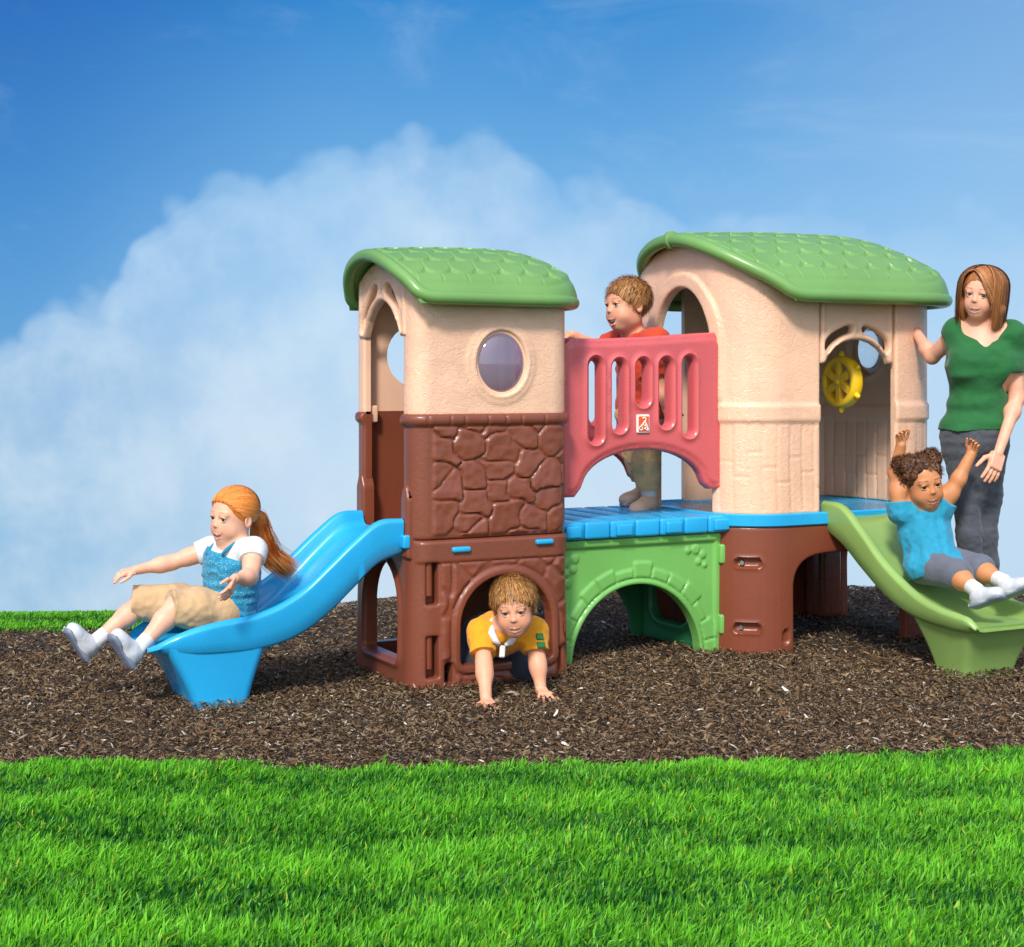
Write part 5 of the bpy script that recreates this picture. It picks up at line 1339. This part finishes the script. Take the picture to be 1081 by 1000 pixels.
# =========================================================== boy crawling out under the tower
def boy_crawl():
    sk = L(230, 166, 132)
    B = person(at(530, 700, 5.95) * vec(1, 1, 0), 'boy in mustard yellow polo shirt crawling out of the arched opening on his hands')
    H = Head(at(543, 641, 5.66), cam_dir(-.06, -.96, -.20), cam_dir(-.10, -.25, .95), .210)
    nb = at(532, 660, 5.76); chest = at(527, 668, 5.86); hip = at(520, 672, 6.14)
    srr = at(508, 668, 5.76); srl = at(563, 668, 5.80)
    er = at(511, 700, 5.67); wr = at(513, 739, 5.57); el = at(567, 696, 5.76); wl = at(571, 728, 5.72)
    up = cam_dir(0, -.1, 1)
    S = SDF(.0026); H.add(S, True, 1.0, .006)
    S.cone(H.p(0, -.10, -.22), nb, .047, .046, .03)
    def trs(S, g, k=.03):
        R = torso(S, hip, chest, nb, srr, srl, None, None, None, .70, k=k, grow=g); return R
    trs(S, 0)
    for sh, e_, w_ in ((srl, el, wl), (srr, er, wr)): S.chain([sh, e_, w_], [.037, .029, .021], .02); S.ell(e_ + (w_ - e_) * .3, (.028, .028, .028), None, .03)
    kr = at(502, 706, 6.00); kl = at(552, 703, 6.02); fr_, fl_ = at(505, 690, 6.30), at(552, 690, 6.32)
    for s, k_, f_ in ((-1, kr, fr_), (1, kl, fl_)): 
        hpt = hip + unit(srl - srr) * s * .05; S.chain([hpt, k_, f_], [.06, .045, .03], .03)
    hand(S, wr, at(520, 747, 5.50) - wr, cam_dir(0, -.3, -1), .105, curl=.15, spread=1.6, thumb_side=-1, thumb_out=1.0)
    hand(S, wl, at(577, 736, 5.66) - wl + cam_dir(0, -.02, 0), cam_dir(0, -.3, -1), .105, curl=.15, spread=1.6, thumb_side=1, thumb_out=1.0)
    S.build('body', skin_m, B, paint=lambda V: H.paint(V, sk, brow=L(150, 100, 60), blush=.8)); H.eyes(B, (.10, .13, .16))
    S = SDF(.003); trs(S, .011)
    for sh, e_ in ((srl, el), (srr, er)): S.cone(sh, sh + (e_ - sh) * .78, .050, .052, .03); S.cutlocal(sh + (e_ - sh) * .72, e_ - sh, .085)
    S.noise(.005, 20, 5); S.noise(.002, 55, 6); sh_ = S.build('shirt', cloth('mustard_jersey', L(226, 150, 8)), B)
    # white collar with open placket
    m = MB(); nx_ = unit(H.p(0, -.10, -.22) - nb); cr = unit(srl - srr); cr = unit(cr - nx_ * (cr @ nx_)); cf_ = cam_dir(-.05, -.75, -.65); ff = unit(cam_dir(-.05, -.9, -.3)); ff = unit(ff - nx_ * (ff @ nx_))
    m.tube([nb - nx_ * .004 + (cr * math.sin(t) + ff * math.cos(t)) * .056 - ff * .004 for t in np.linspace(-1.9, 1.9, 15)], .011, 8)
    for s in (-1, 1): m.tube([nb + cr * s * .044 + ff * .012, nb + cr * s * .048 + cf_ * .045, nb + cr * s * .032 + cf_ * .080, nb + cr * s * .012 + cf_ * .094], [.012, .015, .013, .006], 10)
    m.rbox(nb + cf_ * .112 + cam_dir(0, .0, -.012), (.022, .012, .055), .005, ax=(cr, np.cross(cr, cf_), cf_)); m.build('collar', WHT, sh_, sharp=None)
    # green sleeve patches
    d = unit(el - srl); outw = unit(cam_dir(.45, -.85, .2)); sd_ = unit(np.cross(d, outw)); outw = np.cross(sd_, d)
    for f, wd in ((.030, .030), (.062, .034)):
        c = srl + d * f + outw * .0535 + sd_ * .004; m = MB(); m.rbox(c, (wd, .026, .012), .005, ax=(sd_, d, outw)); m.build('sleeve_patch', cloth('green_patch', L(36, 104, 44)), sh_)
    S = SDF(.003); S.ell(hip, (.115, .115, .10), None, .03)
    for s, k_, f_ in ((-1, kr, fr_), (1, kl, fl_)): hpt = hip + unit(srl - srr) * s * .05; S.chain([hpt, k_, f_], [.075, .060, .045], .03)
    S.noise(.005, 22, 8); S.build('trousers', cloth('navy_cotton', L(40, 44, 58)), B)
    short_hair(H, B, L(170, 118, 62), L(112, 70, 34), L(206, 158, 98), 31, fringe=.30, length=.15)

# =========================================================== boy looking over the bridge railing
def boy_bridge():
    sk = L(230, 164, 130)
    B = person(at(684, 540, 6.95) * vec(1, 1, 0) + vec(0, 0, .6), 'boy in orange red shirt standing on the bridge behind the red railing')
    hh = .235
    H = Head(at(661, 323, 6.86), cam_dir(-.84, -.54, -.02), cam_dir(-.05, 0, 1), hh)
    nb = at(668, 352, 6.90); chest = at(677, 386, 6.93); hip = at(676, 437, 6.99)
    srl = at(692, 361, 6.80); srr = at(652, 362, 7.02)        # near and far shoulder
    el = at(697, 408, 6.86); wl = at(703, 428, 6.82); er, wr = at(628, 366, 7.06), at(604, 354, 7.0)
    kn = at(682, 486, 6.93); an = at(685, 521, 6.97); kf = at(672, 478, 7.06); af = at(680, 512, 7.12)
    S = SDF(.003); H.add(S, True, .4, .05); S.cone(H.p(0, -.08, -.25), nb, .052, .05, .03)
    torso(S, hip, chest, nb, srr, srl, None, None, None, .78)
    for sh, e_, w_ in ((srl, el, wl), (srr, er, wr)): S.chain([sh, e_, w_], [.040, .032, .022], .02)
    for k_, a_, s in ((kn, an, 1), (kf, af, -1)): S.chain([hip + unit(srl - srr) * s * .05, k_], [.068, .046], .03); S.chain([k_, k_ + (a_ - k_) * .35, a_], [.046, .042, .028], .02)
    hand(S, wl, at(708, 440, 6.80) - wl, cam_dir(.3, .9, 0), .115, curl=.6, thumb_side=1)
    hand(S, wr, at(596, 353, 6.99) - wr, cam_dir(0, .2, -1), .115, curl=.7, thumb_side=1)
    S.build('body', skin_m, B, paint=lambda V: H.paint(V, sk, brow=L(140, 96, 60), blush=.7)); H.eyes(B, (.06, .05, .04))
    S = SDF(.003); torso(S, hip + (chest - hip) * .15, chest, nb - (nb - chest) * .2, srr, srl, None, None, None, .78, grow=.014)
    for sh, e_ in ((srl, el), (srr, er)): S.cone(sh, sh + (e_ - sh) * .72, .056, .052, .03); S.cutlocal(sh + (e_ - sh) * .70, e_ - sh, .09)
    S.noise(.006, 18, 3); S.noise(.002, 50, 4); sh_ = S.build('shirt', cloth('orange_red_jersey', L(190, 58, 24)), B)
    m = MB(); side = unit(srl - srr); f_ = cam_dir(-.9, -.35, 0)
    for s in (-1, 1): m.tube([nb + side * s * .058 - f_ * .03 + vec(0, 0, .0), nb + side * s * .062 + f_ * .03 - vec(0, 0, .015), nb + side * s * .03 + f_ * .085 - vec(0, 0, .045)], [.012, .016, .010], 10)
    m.build('collar', cloth('orange_collar', L(190, 54, 20)), sh_, sharp=None)
    S = SDF(.003); S.ell(hip, (.115, .10, .105), None, .03)
    for k_, a_, s in ((kn, an, 1), (kf, af, -1)): h_ = hip + unit(srl - srr) * s * .05; S.chain([h_, k_], [.082, .064], .03); S.chain([k_, a_ - unit(a_ - k_) * .02], [.064, .056], .02); S.cutlocal(a_ - unit(a_ - k_) * .03, a_ - k_, .08)
    S.noise(.006, 22, 8); S.noise(.002, 60, 9); S.build('trousers', cloth('sand_cotton', L(196, 160, 112)), B)
    for k_, a_, toe in ((kn, an, cam_dir(-.55, -.62, -.12)), (kf, af, cam_dir(-.7, -.3, -.1))):
        S = SDF(.003); d = unit(a_ - k_); S.cone(a_ - d * .055, a_ + d * .02, .034, .035, .01); S.cutlocal(a_ - d * .05, -d, .06); S.build('sock', WHT, B)
        foot_shoe('shoe', cloth('tan_shoe_leather', L(206, 176, 150), rough=.6, sheen=0), a_ + d * .01, toe, vec(0, 0, 1), .19, B)
    short_hair(H, B, L(176, 122, 70), L(120, 78, 42), L(214, 160, 102), 41, fringe=.32, length=.15)

# =========================================================== toddler on the green slide
def toddler():
    sk = L(206, 138, 92)
    T = person(at(985, 640, 6.42) * vec(1, 1, 0), 'toddler with curly brown hair in turquoise blouse sliding down the green slide with raised arms')
    H = Head(at(974, 510, 6.40), cam_dir(.20, -.95, -.14), cam_dir(-.20, 0, 1), .220)
    nb = at(971, 536, 6.44); chest = at(974, 556, 6.44); hip = at(985, 594, 6.42)
    srr = at(951, 541, 6.42); srl = at(994, 536, 6.42)
    er, wr = at(946, 499, 6.44), at(951, 470, 6.40); el, wl = at(1012, 506, 6.40), at(1025, 480, 6.40)
    hr, hl = at(975, 598, 6.40), at(996, 593, 6.46)
    kr = at(1007, 606, 6.24); kl = at(1030, 600, 6.36); ar = at(1029, 622, 6.10); al = at(1057, 613, 6.22)
    S = SDF(.0026); H.add(S, True, .9, .008); S.cone(H.p(0, -.08, -.25), nb, .038, .042, .03)
    torso(S, hip, chest, nb, srr, srl, None, None, None, .62)
    for sh, e_, w_ in ((srl, el, wl), (srr, er, wr)): S.chain([sh, e_, w_], [.036, .030, .021], .02); S.ell(sh + (e_ - sh) * .5, (.032,) * 3, None, .03)
    for h_, k_, a_ in ((hl, kl, al), (hr, kr, ar)): S.chain([h_, k_], [.060, .043], .03); S.chain([k_, k_ + (a_ - k_) * .4, a_], [.040, .041, .027], .02)
    hand(S, wr, at(950, 455, 6.38) - wr, cam_dir(.3, -.9, 0), .095, curl=.75, spread=1.0, thumb_side=1, thumb_out=.6)
    hand(S, wl, at(1030, 468, 6.38) - wl, cam_dir(-.5, -.8, 0), .095, curl=.85, spread=.6, thumb_side=-1, thumb_out=.6)
    S.build('body', skin_m, T, paint=lambda V: H.paint(V, sk, lip=(.42, .13, .11), brow=L(60, 36, 24), blush=.4)); H.eyes(T, (.025, .015, .01))
    S = SDF(.003); torso(S, hip + (chest - hip) * .55, chest, nb - (nb - chest) * .25, srr, srl, None, None, None, .62, grow=.010)
    ax = unit(hip - chest); S.cone(chest, hip + ax * .0 + cam_dir(-.0, -.02, 0), .075, .100, .04); S.ell(hip + ax * .015 + cam_dir(0, -.015, 0), (.126, .122, .07), None, .05)
    S.cut(hip + ax * .042, ax)
    for sh, e_ in ((srl, el), (srr, er)): S.cone(sh, sh + (e_ - sh) * .22, .047, .052, .02); S.cutlocal(sh + (e_ - sh) * .25, e_ - sh, .075)
    S.noise(.007, 1.0, 6, (38, 38, 7)); S.noise(.002, 50, 9)
    bl = S.build('blouse', cloth('turquoise_cotton', L(28, 140, 172)), T)
    side = unit(srl - srr); fr = unit(np.cross(side, unit(chest - hip)))
    for f, r0 in ((.0, .081), (.30, .078)):
        c = chest + (nb - chest) * f; pts = [c + (side * math.cos(t) * 1.1 + fr * math.sin(t)) * r0 for t in np.linspace(0, 2 * math.pi, 30, endpoint=False)]; m = MB(); m.tube(pts, .0035, 8, closed=True); m.build('piping', M_tq, bl, sharp=None)
    S = SDF(.003); S.ell(hip, (.105, .10, .085), None, .03)
    for h_, k_ in ((hl, kl), (hr, kr)): e_ = k_ + unit(k_ - h_) * .015; S.chain([h_, e_], [.074, .062], .03); S.cutlocal(e_, k_ - h_, .09); S.cone(e_ - unit(k_ - h_) * .02, e_, .064, .066, .004)
    S.noise(.005, 22, 8); S.build('trousers', cloth('grey_denim', L(92, 96, 108), scale=1500, vary=.2), T)
    for k_, a_, toe in ((kr, ar, cam_dir(.55, -.62, .35)), (kl, al, cam_dir(.6, -.5, .35))):
        d = unit(a_ - k_); S = SDF(.0028); S.cone(a_ - d * .035, a_ + d * .015, .031, .032, .01); S.cutlocal(a_ - d * .032, -d, .05); S.build('sock', WHT, T)
        foot_shoe('shoe', SHOE, a_ + d * .022, toe, -d + vec(0, 0, .9), .155, T)
    base, dark = L(96, 58, 32), L(44, 26, 16)
    hh = H.hh; S = SDF(.0026); S.ell(H.p(0, -.08, .17), np.array([.40, .445, .395]) * hh, H.R, .02)
    S.ell(H.p(0, .42, -.03), np.array([.33, .33, .34]) * hh, H.R, .02, 's'); S.ell(H.p(0, .10, -.42), np.array([.6, .42, .34]) * hh, H.R, .02, 's')
    for s in (-1, 1): S.ell(H.p(s * .30, -.14, .40), np.array([.19, .20, .17]) * hh, H.R, .02)
    S.noise(.006, 70, 5); S.noise(.003, 130, 6); ho = S.build('hair', HM, T, paint=hair_paint(H, base, dark, (40, 40, 40)))
    r = np.random.default_rng(8); n = 1100; d = r.normal(0, 1, (n, 3)); d /= np.linalg.norm(d, axis=1)[:, None]; P = np.array([0, -.08, .17]) + d * np.array([.39, .43, .38])
    cb = r.integers(0, 2, n); pf = np.where(cb[:, None] == 0, np.array([.30, -.14, .40]), np.array([-.30, -.14, .40])) + d * .17
    P = np.where((r.random(n) < .6)[:, None], pf, P); P = P[P[:, 2] > np.interp(P[:, 1], [-.4, .1, .3], [-.1, .1, .30])]
    def guide(R0, t, ln):
        nrm = R0 - np.array([0, -.08, .15]); nrm /= np.linalg.norm(nrm, axis=1)[:, None]; a = np.cross(nrm, [0.3, .5, .8]); a /= np.linalg.norm(a, axis=1)[:, None]; b = np.cross(nrm, a); w_ = t[None, :, None] * 9
        return R0[:, None, :] + nrm[:, None, :] * (t[None, :, None] * .06) + (a[:, None, :] * np.cos(w_) + b[:, None, :] * np.sin(w_)) * .012
    strands('hair_strands', H, HM, ho, [base, dark, L(140, 92, 56)], P, guide, 3600, .0009, 12, 9, .008)

# =========================================================== woman beside the green slide
at_ = at
def woman():
    sk = L(234, 172, 142)
    at = lambda px, py, Y: at_(px, py - 7, Y)
    Wp = person(from_view(1.99, 6.62, 0), 'woman with auburn shoulder length hair in green top and dark jeans beside the right tower')
    H = Head(at(1036, 318, 6.56), cam_dir(-.56, -.82, -.10), cam_dir(.16, 0, 1), .218)
    Y = 6.62
    nb = at(1037, 352, Y); chest = at(1036, 388, Y); hip = at(1029, 468, Y); waist = at(1033, 430, Y)
    srr = at(1011, 358, 6.66); srl = at(1069, 362, 6.58)
    er, wr = at(983, 372, 6.86), at(962, 350, 7.02); er = at(984, 384, 6.80)
    el, wl = at(1074, 428, 6.56), at(1054, 485, 6.44)
    side = cam_dir(1, -.12, 0); fr = cam_dir(-.14, -1, 0); up = vec(0, 0, 1); R = np.stack([unit(side), unit(fr), up])
    kr, kl = at(1023, 572, 6.58), at(1040, 574, 6.64); ar, al = at(1027, 668, 6.64), at(1044, 670, 6.70)
    hr, hl = at(1016, 484, Y), at(1043, 484, Y)
    def tor(S, g, k=.05):
        S.ell(hip, np.array([.128, .094, .11]) + g * 3, R, k); S.ell(waist, np.array([.110, .086, .14]) + g, R, k); S.ell(chest, np.array([.138, .10, .15]) + g, R, k)
        S.cone(srr, srl, .056 + g, .056 + g, k)
        for s in (-1, 1): S.ell(chest + side * s * .068 + fr * .068 - up * .02, np.array([.064, .050, .066]) + g * 1.3, R, .04)
    S = SDF(.0032); H.add(S, False, .8, .008); S.cone(H.p(0, -.08, -.25), nb + up * .01, .041, .047, .03); S.cone(nb, chest, .06, .10, .05); tor(S, 0)
    for sh, e_, w_ in ((srl, el, wl), (srr, er, wr)): S.chain([sh, e_, w_], [.044, .030, .020], .02); S.ell(e_ + (w_ - e_) * .25, (.030,) * 3, None, .03)
    for h_, k_, a_ in ((hr, kr, ar), (hl, kl, al)): S.chain([h_, k_], [.060, .034], .04); S.chain([k_, k_ + (a_ - k_) * .3, a_], [.034, .033, .026], .03)
    for a_ in (ar, al): S.chain([a_, vec(a_[0], a_[1], .035) , vec(a_[0], a_[1], .025) + cam_dir(-.05, -.15, 0)], [.036, .036, .028], .02)
    hand(S, wl, at(1045, 518, 6.40) - wl, cam_dir(-.3, .9, 0), .150, curl=.30, spread=.7, thumb_side=-1, thumb_out=.8)
    hand(S, wr, at(955, 345, 7.1) - wr, cam_dir(-.2, 1, 0), .165, curl=.2, thumb_side=1)
    S.build('body', skin_m, Wp, paint=lambda V: H.paint(V, sk, lip=(.62, .26, .23), brow=L(120, 72, 44), blush=.6)); H.eyes(Wp, (.10, .07, .04), (-.25, -.2))
    S = SDF(.0035); tor(S, .010)
    for sh, e_ in ((srl, el), (srr, er)):
        f = .62 if sh is srl else .25
        S.cone(sh, sh + (e_ - sh) * f, .055, .044, .02); S.cutlocal(sh + (e_ - sh) * (f - .03), e_ - sh, .095)
    S.cut(at(1029, 461, Y), -up); S.ell(nb + fr * .06 + up * .016, np.array([.094, .17, .070]), R, .02, 's')
    S.noise(.006, 1.0, 6, (9, 9, 26)); S.noise(.0025, 30, 7); S.build('top', cloth('green_jersey', L(20, 94, 42), vary=.08), Wp)
    S = SDF(.0035); S.ell(hip, np.array([.148, .118, .13]), R, .04)
    for h_, k_, a_ in ((hr, kr, ar), (hl, kl, al)): S.chain([h_, h_ + (k_ - h_) * .5, k_], [.080, .062, .049], .03); S.chain([k_, k_ + (a_ - k_) * .3, a_ - (a_ - k_) * .03], [.049, .049, .040], .03)
    S.cut(at(1029, 457, Y), up)
    S.noise(.0022, 1.0, 5, (12, 12, 42)); S.noise(.002, 60, 6); jn = S.build('jeans', DEN, Wp)
    for a_ in (ar, al):
        S = SDF(.0035); g = vec(a_[0], a_[1], 0); d = cam_dir(-.3, -.95, 0); S.ell(g + up * .045, (.042, .042, .05), None, .03); S.ell(g + d * .09 + up * .035, np.array([.042, .10, .035]), np.stack([np.cross(d, up), d, up]), .03); S.box(g + d * .05 + up * .012, np.array([.034, .12, .004]), np.stack([np.cross(d, up), d, up]), .008, .01); S.build('shoe', cloth('dark_shoe', L(60, 48, 44), rough=.5), Wp)
    # auburn bob with a side parting
    base, dark, lt = L(172, 110, 64), L(134, 80, 44), L(194, 134, 84); hh = H.hh; S = SDF(.003)
    S.ell(H.p(0, -.09, .17), np.array([.41, .45, .40]) * hh, H.R, .02)
    for s in (-1, 1): S.chain([H.p(s * .33, -.05, .10), H.p(s * .37, .02, -.25), H.p(s * .35, .05, -.62)] if s < 0 else [H.p(.33, -.08, .10), H.p(.36, -.05, -.25), H.p(.28, -.02, -.55)], [.11 * hh, .10 * hh, .06 * hh], .03)
    S.ell(H.p(0, -.26, -.20), np.array([.36, .22, .48]) * hh, H.R, .04)
    S.ell(H.p(.03, .44, -.10), np.array([.25, .36, .36]) * hh, H.R, .02, 's')
    S.noise(.0018, 1.0, 5, (150, 150, 10), H.R); ho = S.build('hair', HM, Wp, paint=hair_paint(H, base, dark, (80, 80, 6)))
    r = np.random.default_rng(12); n = 1600; u = r.uniform(-math.pi, math.pi, n)
    u = u[(np.abs(u) > 1.0)]                    # none over the face
    roots = np.stack([.02 + .08 * np.sin(u), -.02 + .08 * np.cos(u), .55 + 0 * u], -1)
    def guide(R0, t, ln):
        ang = np.arctan2(R0[:, 0] - .02, R0[:, 1] + .02); rad = np.stack([np.sin(ang), np.cos(ang)], -1)
        a = np.clip(t * 2.1, 0, 1); rr_ = np.sin(a * math.pi / 2); zz = .17 + .42 * np.cos(a * math.pi / 2) - np.clip(t - .476, 0, 1) * 1.55
        flare = 1 + .06 * np.sin(t * 3) - .12 * np.clip(t - .6, 0, 1)
        x = rad[:, :1] * rr_ * .455 * flare; y = -.09 + rad[:, 1:] * rr_ * .49 * flare; z = zz[None, :] * np.ones((len(R0), 1)); z = z + (1 - ln[:, None]) * .3 * t
        return np.stack([x, y, z], -1)
    strands('hair_strands', H, HM, ho, [base, dark, lt, base], roots, guide, 3600, .0010, 14, 13, .022)
    # either side of the parting, swept down over brow and temple
    for sg, n_, sd0 in ((-1, 2600, 14), (1, 1500, 15)):
        q_ = r.uniform(0, 1, 900); pr_ = np.stack([.10 + 0 * q_, -.30 + .50 * q_, .53 - .06 * q_ ** 2], -1)
        if sg < 0: M0, M1, E0, E1 = (-.30, -.05, .66), (-.10, .54, .50), (-.47, -.08, -.02), (-.31, .30, -.02)
        else: M0, M1, E0, E1 = (.36, -.10, .62), (.32, .40, .50), (.46, -.10, .0), (.37, .20, -.02)
        def guide3(R0, t, ln):
            k = np.clip((R0[:, 1:2] + .30) / .50, 0, 1) ** .8; s = t[None, :, None]
            mid = (np.array(M0) * (1 - k) + np.array(M1) * k)[:, None, :]; end = (np.array(E0) * (1 - k) + np.array(E1) * k)[:, None, :] + np.array([0, 0, -.25]) * ((1.05 - ln[:, None, None]) * 1.5)
            return (1 - s) ** 2 * R0[:, None, :] + 2 * s * (1 - s) * mid + s ** 2 * end
        strands('hair_strands', H, HM, ho, [base, lt, dark, base], pr_, guide3, n_, .0009, 12, sd0, .014)

girl(); boy_crawl(); boy_bridge(); toddler(); woman()
